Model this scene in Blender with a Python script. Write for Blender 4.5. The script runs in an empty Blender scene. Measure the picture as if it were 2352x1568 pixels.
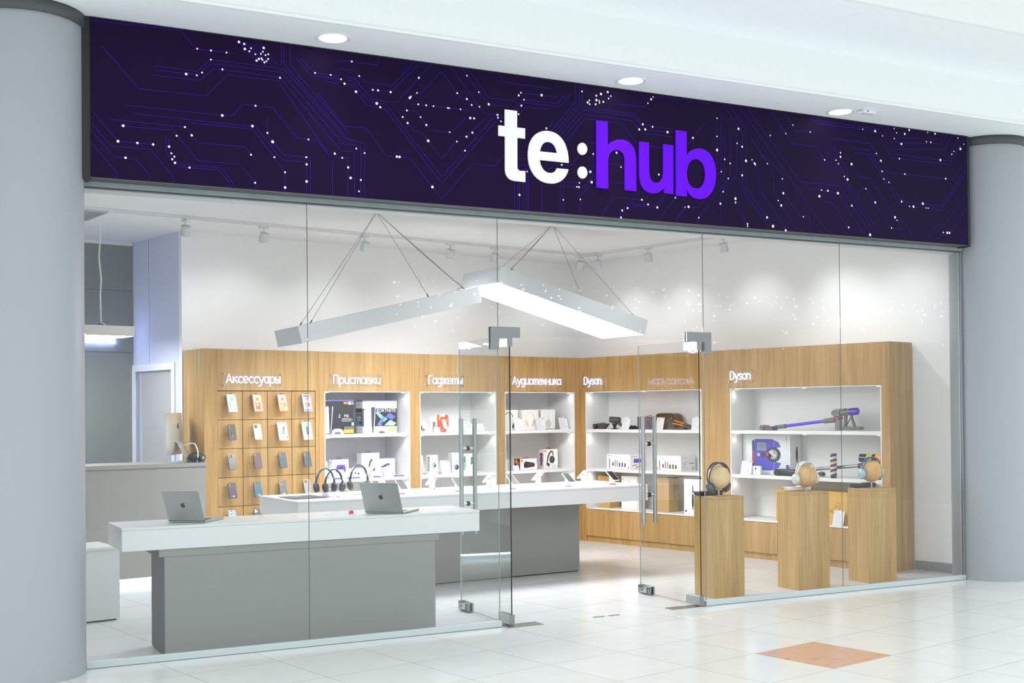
import bpy, bmesh, math, random
from mathutils import Matrix, Vector
from mathutils.geometry import tessellate_polygon
random.seed(7)
EXPOSURE = 0.0      # view exposure
WORLD = 2.42        # atrium daylight strength
LUMS = 26.0         # pendant diffusers
SPOTP = 13.0        # watts of a track spotlight
CABP = 0.4          # watts of a shelf downlight
S = bpy.context.scene
COL = S.collection
R = math.radians
PI = math.pi
# ------------------------------------------------------------------ camera
cam = bpy.data.cameras.new('camera'); cam.sensor_fit = 'HORIZONTAL'; cam.sensor_width = 36.0
cam.lens = 2781.452 / 2352 * 36.0; cam.shift_y = (914.23 - 784) / 2352; cam.clip_end = 200
camo = bpy.data.objects.new('camera', cam); COL.objects.link(camo)
r0 = Vector((0.8856569, -0.46425732, -0.00877429)); r1 = Vector((-0.00309526, 0.01299316, -0.99991079)); r2 = Vector((0.46432991, 0.88560506, 0.01007049))
m = Matrix.Identity(4)
for i in range(3):
    m[i][0] = r0[i]; m[i][1] = -r1[i]; m[i][2] = -r2[i]
m[0][3], m[1][3], m[2][3] = -1.12346, -7.7741, 1.55487
camo.matrix_world = m
S.camera = camo
# ------------------------------------------------------------------ colour management, daylight of the atrium
S.view_settings.view_transform = 'Standard'; S.view_settings.look = 'None'; S.view_settings.gamma = 1.0
S.view_settings.exposure = EXPOSURE
S.view_settings.use_curve_mapping = False
W = bpy.data.worlds.new('atrium_daylight'); S.world = W; W.use_nodes = True
bgn = W.node_tree.nodes['Background']; bgn.inputs[1].default_value = WORLD
_tc = W.node_tree.nodes.new('ShaderNodeTexCoord'); _sp = W.node_tree.nodes.new('ShaderNodeSeparateXYZ'); _cr = W.node_tree.nodes.new('ShaderNodeValToRGB')
W.node_tree.links.new(_tc.outputs['Generated'], _sp.inputs[0]); W.node_tree.links.new(_sp.outputs['Z'], _cr.inputs['Fac']); W.node_tree.links.new(_cr.outputs['Color'], bgn.inputs[0])
_cr.color_ramp.elements[0].position = .12; _cr.color_ramp.elements[0].color = (.40, .42, .43, 1); _cr.color_ramp.elements[1].position = .55; _cr.color_ramp.elements[1].color = (.95, .985, 1, 1)

def area(name, loc, sx, sy, power, color=(1, .97, .92), rot=(0, 0, 0), spread=PI):
    l = bpy.data.lights.new(name, 'AREA'); l.shape = 'RECTANGLE'; l.size = sx; l.size_y = sy; l.energy = power; l.color = color; l.spread = spread
    o = bpy.data.objects.new(name, l); o.location = loc; o.rotation_euler = rot; COL.objects.link(o); return o
def spot(name, loc, target, power, color=(1, .97, .93), cone=100, blend=.6, rad=.03, parent=None):
    l = bpy.data.lights.new(name, 'SPOT'); l.energy = power; l.color = color; l.spot_size = R(cone); l.spot_blend = blend; l.shadow_soft_size = rad
    o = bpy.data.objects.new(name, l); COL.objects.link(o)
    d = Vector(target) - Vector(loc); o.rotation_euler = d.to_track_quat('-Z', 'Y').to_euler(); o.location = loc
    if parent: o.parent = parent
    return o
# ------------------------------------------------------------------ frames of the two shelf wings
P0 = Vector((6.30, 4.63, 0)); AB = R(10.0); AW = R(-76.07)
def frame(fr):
    return {'B': AB, 'W': AW}[fr]
def fp(fr, s, off=0.0, z=0.0):
    a = frame(fr)
    return Vector((P0.x + s * math.cos(a) - off * math.sin(a), P0.y + s * math.sin(a) + off * math.cos(a), z))
# ------------------------------------------------------------------ materials
def lin(h):
    v = [int(h[i:i + 2], 16) / 255 for i in (0, 2, 4)]
    return tuple(c / 12.92 if c <= .04045 else ((c + .055) / 1.055) ** 2.4 for c in v) + (1,)
_mc = {}
def H(h, rough=.5, metal=0.0, spec=.5, emis=0.0, coat=0.0, name=None):
    k = (h, rough, metal, spec, emis, coat)
    if k in _mc: return _mc[k]
    mt = bpy.data.materials.new(name or 'paint_' + h); mt.use_nodes = True
    b = mt.node_tree.nodes['Principled BSDF']; c = lin(h)
    b.inputs['Base Color'].default_value = c; b.inputs['Roughness'].default_value = rough; b.inputs['Metallic'].default_value = metal
    b.inputs['Specular IOR Level'].default_value = spec; b.inputs['Coat Weight'].default_value = coat
    if emis:
        b.inputs['Emission Color'].default_value = c; b.inputs['Emission Strength'].default_value = emis
    _mc[k] = mt; return mt
def nodes(mt):
    nt = mt.node_tree
    def N(t, **kw):
        n = nt.nodes.new(t)
        for k, v in kw.items(): setattr(n, k, v)
        return n
    return nt, N, lambda a, b: nt.links.new(a, b), nt.nodes['Principled BSDF']
def speckle(h, amt=.04, scale=60, rough=.5, spec=.5, name='laminate', bump=0.0):
    mt = bpy.data.materials.new(name); mt.use_nodes = True; nt, N, L, b = nodes(mt)
    tc = N('ShaderNodeTexCoord'); nz = N('ShaderNodeTexNoise'); nz.inputs['Scale'].default_value = scale; nz.inputs['Detail'].default_value = 4
    L(tc.outputs['Object'], nz.inputs['Vector']); cr = N('ShaderNodeValToRGB'); c = lin(h)
    cr.color_ramp.elements[0].position = .3; cr.color_ramp.elements[1].position = .7
    cr.color_ramp.elements[0].color = tuple(x * (1 - amt) for x in c[:3]) + (1,); cr.color_ramp.elements[1].color = tuple(min(1, x * (1 + amt)) for x in c[:3]) + (1,)
    L(nz.outputs['Fac'], cr.inputs['Fac']); L(cr.outputs['Color'], b.inputs['Base Color'])
    b.inputs['Roughness'].default_value = rough; b.inputs['Specular IOR Level'].default_value = spec
    if bump:
        bp = N('ShaderNodeBump'); bp.inputs['Strength'].default_value = bump; bp.inputs['Distance'].default_value = .002
        L(nz.outputs['Fac'], bp.inputs['Height']); L(bp.outputs['Normal'], b.inputs['Normal'])
    return mt
def oak(name, dark, mid, light, seed=0.0):
    mt = bpy.data.materials.new(name); mt.use_nodes = True; nt, N, L, b = nodes(mt)
    tc = N('ShaderNodeTexCoord'); mp = N('ShaderNodeMapping'); mp.inputs['Scale'].default_value = (14, 14, .9); mp.inputs['Location'].default_value = (seed, seed * 1.7, seed)
    L(tc.outputs['Object'], mp.inputs['Vector'])
    n1 = N('ShaderNodeTexNoise'); n1.inputs['Scale'].default_value = 1.0; n1.inputs['Detail'].default_value = 7; n1.inputs['Roughness'].default_value = .62; n1.inputs['Distortion'].default_value = .6
    L(mp.outputs['Vector'], n1.inputs['Vector'])
    mp2 = N('ShaderNodeMapping'); mp2.inputs['Scale'].default_value = (110, 110, 2.6); L(tc.outputs['Object'], mp2.inputs['Vector'])
    n2 = N('ShaderNodeTexNoise'); n2.inputs['Scale'].default_value = 1.0; n2.inputs['Detail'].default_value = 4; L(mp2.outputs['Vector'], n2.inputs['Vector'])
    mp3 = N('ShaderNodeMapping'); mp3.inputs['Scale'].default_value = (11, 11, 5.5); L(tc.outputs['Object'], mp3.inputs['Vector'])
    vo = N('ShaderNodeTexVoronoi'); vo.inputs['Scale'].default_value = 1.0; L(mp3.outputs['Vector'], vo.inputs['Vector'])
    kr = N('ShaderNodeMapRange'); kr.inputs['From Min'].default_value = .02; kr.inputs['From Max'].default_value = .09; kr.inputs['To Min'].default_value = .55; kr.inputs['To Max'].default_value = 1; L(vo.outputs['Distance'], kr.inputs['Value'])
    mx = N('ShaderNodeMath', operation='MULTIPLY_ADD'); L(n2.outputs['Fac'], mx.inputs[0]); mx.inputs[1].default_value = .38; 
    ad = N('ShaderNodeMath', operation='MULTIPLY'); L(n1.outputs['Fac'], ad.inputs[0]); ad.inputs[1].default_value = .62; L(ad.outputs[0], mx.inputs[2])
    cr = N('ShaderNodeValToRGB'); e = cr.color_ramp.elements; e[0].position = .30; e[0].color = lin(dark); e[1].position = .68; e[1].color = lin(light)
    k = cr.color_ramp.elements.new(.48); k.color = lin(mid)
    L(mx.outputs[0], cr.inputs['Fac'])
    mm = N('ShaderNodeMixRGB', blend_type='MULTIPLY'); mm.inputs['Fac'].default_value = .5; L(cr.outputs['Color'], mm.inputs['Color1'])
    cb = N('ShaderNodeCombineColor'); [L(kr.outputs['Result'], cb.inputs[i]) for i in range(3)]; L(cb.outputs['Color'], mm.inputs['Color2'])
    L(mm.outputs['Color'], b.inputs['Base Color']); b.inputs['Roughness'].default_value = .55; b.inputs['Specular IOR Level'].default_value = .25
    return mt
def tile_floor(name, base, vary, joint, du, dv, red=False, rough=.14):
    mt = bpy.data.materials.new(name); mt.use_nodes = True; nt, N, L, b = nodes(mt)
    tc = N('ShaderNodeTexCoord'); mp = N('ShaderNodeMapping'); th = 0.1952765; ox, oy = 3.80006, -1.66739
    mp.inputs['Rotation'].default_value = (0, 0, -th); c, s = math.cos(-th), math.sin(-th)
    mp.inputs['Location'].default_value = (-(c * ox - s * oy) - du, -(s * ox + c * oy) - dv, 0); L(tc.outputs['Object'], mp.inputs['Vector'])
    br = N('ShaderNodeTexBrick', offset=0.0, squash=1.0); L(mp.outputs['Vector'], br.inputs['Vector'])
    for k, v in (('Scale', 1.0), ('Mortar Size', .0026), ('Mortar Smooth', .3), ('Bias', 0.0), ('Brick Width', .6), ('Row Height', .6)): br.inputs[k].default_value = v
    br.inputs['Color1'].default_value = lin(base); br.inputs['Color2'].default_value = lin(vary); br.inputs['Mortar'].default_value = lin(joint)
    nz = N('ShaderNodeTexNoise'); nz.inputs['Scale'].default_value = 5; nz.inputs['Detail'].default_value = 8; L(tc.outputs['Object'], nz.inputs['Vector'])
    mr = N('ShaderNodeMapRange'); mr.inputs['To Min'].default_value = .93; mr.inputs['To Max'].default_value = 1.05; L(nz.outputs['Fac'], mr.inputs['Value'])
    cb = N('ShaderNodeCombineColor'); [L(mr.outputs['Result'], cb.inputs[i]) for i in range(3)]
    mm = N('ShaderNodeMixRGB', blend_type='MULTIPLY'); mm.inputs['Fac'].default_value = 1; L(br.outputs['Color'], mm.inputs['Color1']); L(cb.outputs['Color'], mm.inputs['Color2'])
    out = mm.outputs['Color']
    if red:
        sp = N('ShaderNodeSeparateXYZ'); L(mp.outputs['Vector'], sp.inputs[0])
        def rng(o, a, z):
            g = N('ShaderNodeMath', operation='GREATER_THAN'); L(o, g.inputs[0]); g.inputs[1].default_value = a
            l = N('ShaderNodeMath', operation='LESS_THAN'); L(o, l.inputs[0]); l.inputs[1].default_value = z
            q = N('ShaderNodeMath', operation='MULTIPLY'); L(g.outputs[0], q.inputs[0]); L(l.outputs[0], q.inputs[1]); return q.outputs[0]
        q = N('ShaderNodeMath', operation='MULTIPLY'); L(rng(sp.outputs['X'], .003, .597), q.inputs[0]); L(rng(sp.outputs['Y'], -.597, -.003), q.inputs[1])
        mp2 = N('ShaderNodeMapping'); mp2.inputs['Scale'].default_value = (3, 11, 1); mp2.inputs['Rotation'].default_value = (0, 0, .5); L(tc.outputs['Object'], mp2.inputs['Vector'])
        n2 = N('ShaderNodeTexNoise'); n2.inputs['Scale'].default_value = 2.4; n2.inputs['Detail'].default_value = 6; L(mp2.outputs['Vector'], n2.inputs['Vector'])
        cr = N('ShaderNodeValToRGB'); cr.color_ramp.elements[0].position = .27; cr.color_ramp.elements[0].color = lin('8f6f5f'); cr.color_ramp.elements[1].position = .42; cr.color_ramp.elements[1].color = lin('c49c86')
        L(n2.outputs['Fac'], cr.inputs['Fac'])
        m2 = N('ShaderNodeMixRGB'); L(q.outputs[0], m2.inputs['Fac']); L(out, m2.inputs['Color1']); L(cr.outputs['Color'], m2.inputs['Color2']); out = m2.outputs['Color']
    L(out, b.inputs['Base Color']); b.inputs['Roughness'].default_value = rough; b.inputs['Specular IOR Level'].default_value = .5
    return mt
def glass_mat(name, tint, ior=1.45):
    mt = bpy.data.materials.new(name); mt.use_nodes = True; nt, N, L, b = nodes(mt); nt.nodes.remove(b); out = nt.nodes['Material Output']
    tr = N('ShaderNodeBsdfTransparent'); tr.inputs[0].default_value = tint; gl = N('ShaderNodeBsdfGlossy'); gl.inputs['Roughness'].default_value = 0.0
    geo = N('ShaderNodeNewGeometry'); mr = N('ShaderNodeMapRange'); L(geo.outputs['Backfacing'], mr.inputs['Value']); mr.inputs['To Min'].default_value = ior; mr.inputs['To Max'].default_value = 1 / ior
    fr = N('ShaderNodeFresnel'); L(mr.outputs['Result'], fr.inputs['IOR'])
    mx = N('ShaderNodeMixShader'); L(fr.outputs[0], mx.inputs[0]); L(tr.outputs[0], mx.inputs[1]); L(gl.outputs[0], mx.inputs[2]); L(mx.outputs[0], out.inputs['Surface'])
    return mt
def emit(name, h, strength):
    mt = bpy.data.materials.new(name); mt.use_nodes = True; nt, N, L, b = nodes(mt); nt.nodes.remove(b)
    e = N('ShaderNodeEmission'); e.inputs[0].default_value = lin(h); e.inputs[1].default_value = strength; L(e.outputs[0], nt.nodes['Material Output'].inputs['Surface']); return mt

OAK = oak('light_oak_veneer', '94703f', 'b08a55', 'c19f6c')
OAK2 = oak('oak_veneer_pedestal', '9c7844', 'b8935a', 'c8a872', 3.3)
BALLW = oak('turned_wood', 'b98a52', 'd6ab72', 'e4bf8c', 9.1)
WHITE = speckle('f5f5f6', .008, 30, .75, .3, 'white_wall_paint')
CEILW = speckle('e6e7e8', .012, 20, .85, .2, 'white_ceiling_paint')
LAM = speckle('dddfe0', .006, 40, .28, .35, 'white_gloss_laminate')
SHELFW = speckle('e6e5e3', .008, 40, .45, .35, 'white_shelf_board')
GREYL = speckle('8f908e', .03, 260, .55, .35, 'grey_laminate')
GREYD = speckle('5a5b5c', .03, 260, .55, .35, 'dark_grey_laminate')
DESKG = speckle('93928e', .02, 260, .6, .3, 'warm_grey_laminate')
FARG = speckle('7b8080', .03, 80, .6, .3, 'grey_wall_panel')
COLM = speckle('9ea5a9', .02, 300, .42, .45, 'grey_metal_paint')
CAPM = H('4e5052', .5)
SOFF = speckle('f3f9fc', .01, 20, .8, .2, 'soffit_paint')
FASC = speckle('eff3f3', .008, 20, .8, .2, 'fascia_paint')
ALU = speckle('bfcbcd', .02, 200, .38, .5, 'brushed_aluminium')
ALU.node_tree.nodes['Principled BSDF'].inputs['Metallic'].default_value = .25
STEEL = H('b9bdbf', .28, 1.0, name='satin_steel')
STEELD = H('8e9294', .34, 1.0, name='brushed_steel')
CHROME = H('d8dadc', .08, 1.0, name='chrome')
BLACK = H('141415', .45); DARK = H('2a2b2e', .5); MIDG = H('6d6f72', .5)
GLASS = glass_mat('clear_pane', (.972, .984, .98, 1))
GLASSD = glass_mat('door_pane', (.955, .968, .964, 1))
ACRYL = glass_mat('clear_acrylic', (.985, .988, .992, 1), 1.3)
GEDGE = H('131d1a', .25, name='green_glass_edge')
GEDGL = H('a9b5b2', .3, name='pale_glass_edge')
MFLOOR = tile_floor('mall_porcelain_tile', 'd6d8d5', 'd2d5d2', 'a3a09a', 0, 0, True)
SFLOOR = tile_floor('shop_porcelain_tile', 'd3d4d4', 'cfd0d0', '94928e', .24, -.29, False, .2)
SIGNP = H('1a0630', .6, 0, .12, name='sign_print_purple'); SIGNL = H('2c1280', .6, 0, .12, .0, name='sign_print_trace'); SIGND = H('f3e6ff', .5, 0, .2, .1, name='sign_print_dot')
LETW = H('f6f4f7', .5, 0, .15, .1, name='white_letter_acrylic'); LETP = H('6408e4', .5, 0, .12, .22, name='violet_letter_acrylic')
NEON = emit('neon_white', 'a9b8ff', 5.0); NEONB = emit('neon_cool', 'b4c4ff', 40.0); LEDC = emit('led_strip_cool', 'd8f6ff', 9.0); LUM = emit('diffuser_lit', 'f8fbff', LUMS)
SPOTE = emit('spot_lens_lit', 'fff2dd', 14.0); DOWNE = emit('downlight_lit', 'f4fbff', 7.0); LEDP = emit('led_violet', 'a86bff', 2.2); LEDR = emit('led_red', 'ff4a4a', 2.0)
CARD = H('e4e4e6', .6); INK = H('a9a9af', .6); PRICEB = emit('price_strip_blue', '8fa2ff', .9)
CARDB = H('c29a5c', .75); GOLD = H('d9a94e', .6); PAPERW = H('ecebe8', .55)
# ------------------------------------------------------------------ mesh builder
_fc = {}
def text_mesh(s):
    if s in _fc: return _fc[s]
    cu = bpy.data.curves.new('glyphs', 'FONT'); cu.body = s; cu.size = 1.0; cu.resolution_u = 3
    ob = bpy.data.objects.new('glyphs', cu); me = bpy.data.meshes.new_from_object(ob)
    v = [tuple(x.co) for x in me.vertices]; f = [tuple(p.vertices) for p in me.polygons]
    bpy.data.objects.remove(ob); bpy.data.curves.remove(cu); bpy.data.meshes.remove(me)
    _fc[s] = (v, f); return _fc[s]
class MB:
    def __init__(self): self.v = []; self.f = []; self.m = []; self.s = []; self.mats = []
    def mi(self, mt):
        if mt not in self.mats: self.mats.append(mt)
        return self.mats.index(mt)
    def add(self, vs, fs, mt, smooth=False, xf=None):
        b = len(self.v); i = self.mi(mt)
        self.v += [tuple(xf @ Vector(p)) if xf else tuple(p) for p in vs]
        for f in fs: self.f.append(tuple(b + k for k in f)); self.m.append(i); self.s.append(smooth)
        return self
    def box(self, x0, x1, y0, y1, z0, z1, mt, bev=0.0, seg=2, xf=None):
        if not bev:
            vs = [(x, y, z) for x in (x0, x1) for y in (y0, y1) for z in (z0, z1)]
            return self.add(vs, [(0, 1, 3, 2), (4, 6, 7, 5), (0, 4, 5, 1), (2, 3, 7, 6), (0, 2, 6, 4), (1, 5, 7, 3)], mt, False, xf)
        bm = bmesh.new(); bmesh.ops.create_cube(bm, size=1)
        for v in bm.verts: v.co = Vector(((x0 + x1) / 2 + v.co.x * (x1 - x0), (y0 + y1) / 2 + v.co.y * (y1 - y0), (z0 + z1) / 2 + v.co.z * (z1 - z0)))
        bmesh.ops.bevel(bm, geom=bm.edges[:], offset=bev, segments=seg, affect='EDGES', profile=.5)
        bm.verts.index_update(); self.add([v.co[:] for v in bm.verts], [tuple(v.index for v in f.verts) for f in bm.faces], mt, seg > 1, xf); bm.free(); return self
    def cyl(self, p0, p1, r0, mt, r1=None, n=20, cap=True, smooth=True, xf=None):
        p0, p1 = Vector(p0), Vector(p1); r1 = r0 if r1 is None else r1
        q = (p1 - p0).to_track_quat('Z', 'Y'); vs = []
        for p, r in ((p0, r0), (p1, r1)):
            for k in range(n): vs.append(p + q @ Vector((r * math.cos(2 * PI * k / n), r * math.sin(2 * PI * k / n), 0)))
        self.add(vs, [(k, (k + 1) % n, n + (k + 1) % n, n + k) for k in range(n)], mt, smooth, xf)
        if cap: self.add(vs, [tuple(range(n - 1, -1, -1)), tuple(range(n, 2 * n))], mt, False, xf)
        return self
    def tube(self, pts, r, mt, n=8, closed=False, xf=None):
        pts = [Vector(p) for p in pts]; k = len(pts); T = []
        for i in range(k):
            a = pts[i - 1] if (i or closed) else pts[i]; b = pts[(i + 1) % k] if (i < k - 1 or closed) else pts[i]
            t = (b - a); T.append(t.normalized() if t.length > 1e-9 else Vector((0, 0, 1)))
        u = T[0].orthogonal().normalized(); vs = []
        for i in range(k):
            u = (u - T[i] * u.dot(T[i])); u = u.normalized() if u.length > 1e-6 else T[i].orthogonal().normalized(); w = T[i].cross(u)
            rr = r[i] if isinstance(r, (list, tuple)) else r
            for j in range(n): a = 2 * PI * j / n; vs.append(pts[i] + (u * math.cos(a) + w * math.sin(a)) * rr)
        fs = [(i * n + j, i * n + (j + 1) % n, ((i + 1) % k) * n + (j + 1) % n, ((i + 1) % k) * n + j) for i in range(k if closed else k - 1) for j in range(n)]
        self.add(vs, fs, mt, True, xf)
        if not closed: self.add(vs, [tuple(range(n - 1, -1, -1)), tuple(range((k - 1) * n, k * n))], mt, False, xf)
        return self
    def lathe(self, prof, mt, n=32, c=(0, 0, 0), xf=None, smooth=True):
        vs = []; fs = []; k = len(prof)
        for r, z in prof:
            for j in range(n): vs.append((c[0] + r * math.cos(2 * PI * j / n), c[1] + r * math.sin(2 * PI * j / n), c[2] + z))
        fs = [(i * n + j, i * n + (j + 1) % n, (i + 1) * n + (j + 1) % n, (i + 1) * n + j) for i in range(k - 1) for j in range(n)]
        return self.add(vs, fs, mt, smooth, xf)
    def ball(self, c, r, mt, sc=(1, 1, 1), n=28, k=18, xf=None):
        vs = []; fs = []
        for i in range(k + 1):
            t = PI * i / k
            for j in range(n): a = 2 * PI * j / n; vs.append((c[0] + r * sc[0] * math.sin(t) * math.cos(a), c[1] + r * sc[1] * math.sin(t) * math.sin(a), c[2] + r * sc[2] * math.cos(t)))
        fs = [((i + 1) * n + j, (i + 1) * n + (j + 1) % n, i * n + (j + 1) % n, i * n + j) for i in range(k) for j in range(n)]
        return self.add(vs, fs, mt, True, xf)
    def prism(self, polys, y0, y1, mt, side=None, xf=None):
        """polys: outer outline and holes in (x, z); extruded from y0 (front) to y1"""
        flat = [p for q in polys for p in q]; n = len(flat)
        tris = tessellate_polygon([[Vector((p[0], p[1], 0)) for p in q] for q in polys])
        vs = [(p[0], y0, p[1]) for p in flat] + [(p[0], y1, p[1]) for p in flat]
        fr = []; bk = []
        for t in tris:
            a, b, c = (Vector(flat[i]) for i in t)
            if (b.x - a.x) * (c.y - a.y) - (b.y - a.y) * (c.x - a.x) < 0: t = (t[0], t[2], t[1])
            fr.append(tuple(t)); bk.append(tuple(n + i for i in reversed(t)))
        self.add(vs, fr, mt, False, xf); self.add(vs, bk, mt, False, xf); sd = []; o = 0
        for h, q in enumerate(polys):
            k = len(q); ar = sum(q[i][0] * q[(i + 1) % k][1] - q[(i + 1) % k][0] * q[i][1] for i in range(k)); ccw = ar > 0
            for i in range(k):
                a, b = o + i, o + (i + 1) % k
                f = (a, n + a, n + b, b) if (ccw == (h == 0)) else (b, n + b, n + a, a)
                sd.append(f if ccw or h == 0 else f)
            o += k
        self.add(vs, sd, side or mt, False, xf); return self
    def text(self, s, x, z, h, mt, y=0.0, align='C', xf=None, wmax=None, squash=1.0):
        v, f = text_mesh(s)
        if not v: return self
        x0 = min(p[0] for p in v); x1 = max(p[0] for p in v); z0 = min(p[1] for p in v); z1 = max(p[1] for p in v)
        k = h / max(z1 - z0, 1e-6); kx = k * squash
        if wmax: kx = min(kx, wmax / max(x1 - x0, 1e-6))
        ofs = {'C': (x0 + x1) / 2, 'L': x0, 'R': x1}[align]
        return self.add([(x + (p[0] - ofs) * kx, y, z + (p[1] - (z0 + z1) / 2) * k) for p in v], f, mt, False, xf)
    def obj(self, name, parent=None, loc=None, rz=0.0, rot=None):
        me = bpy.data.meshes.new(name); me.from_pydata(self.v, [], self.f)
        for mt in self.mats: me.materials.append(mt)
        me.polygons.foreach_set('material_index', self.m); me.polygons.foreach_set('use_smooth', self.s); me.update()
        o = bpy.data.objects.new(name, me); COL.objects.link(o)
        if loc is not None: o.location = loc
        if rot: o.rotation_euler = rot
        elif rz: o.rotation_euler = (0, 0, rz)
        if parent: o.parent = parent
        return o
def tag(o, label, cat, group=None):
    o['label'] = label; o['category'] = cat
    if group: o['group'] = group
    return o
def thing(name, label, cat, loc=(0, 0, 0), rz=0.0, group=None):
    o = bpy.data.objects.new(name, None); o.empty_display_size = .05; COL.objects.link(o); o.location = loc; o.rotation_euler = (0, 0, rz)
    return tag(o, label, cat, group)
def struct(o, label=None, cat=None):
    o['kind'] = 'structure'
    if label: o['label'] = label
    if cat: o['category'] = cat
    return o
def dup(root, loc, rz, label, group=None, mats=None):
    """copy of a thing with copies of its parts and sub-parts; mats swaps materials by name"""
    def cp(o, par):
        c = o.copy(); COL.objects.link(c); c.parent = par
        if mats and o.type == 'MESH' and any(mm in mats for mm in o.data.materials):
            c.data = o.data.copy()
            for i, mm in enumerate(c.data.materials):
                if mm in mats: c.data.materials[i] = mats[mm]
        for ch in list(o.children): cp(ch, c)
        return c
    r = cp(root, None); r.location = loc; r.rotation_euler = (0, 0, rz); r['label'] = label
    if group: r['group'] = group
    return r
def arc(cx, cy, rx, ry, a0, a1, n=14):
    return [(cx + rx * math.cos(R(a0 + (a1 - a0) * i / n)), cy + ry * math.sin(R(a0 + (a1 - a0) * i / n))) for i in range(n + 1)]
def rrect(x0, x1, z0, z1, r, n=5):
    return arc(x1 - r, z0 + r, r, r, -90, 0, n) + arc(x1 - r, z1 - r, r, r, 0, 90, n) + arc(x0 + r, z1 - r, r, r, 90, 180, n) + arc(x0 + r, z0 + r, r, r, 180, 270, n)
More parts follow.
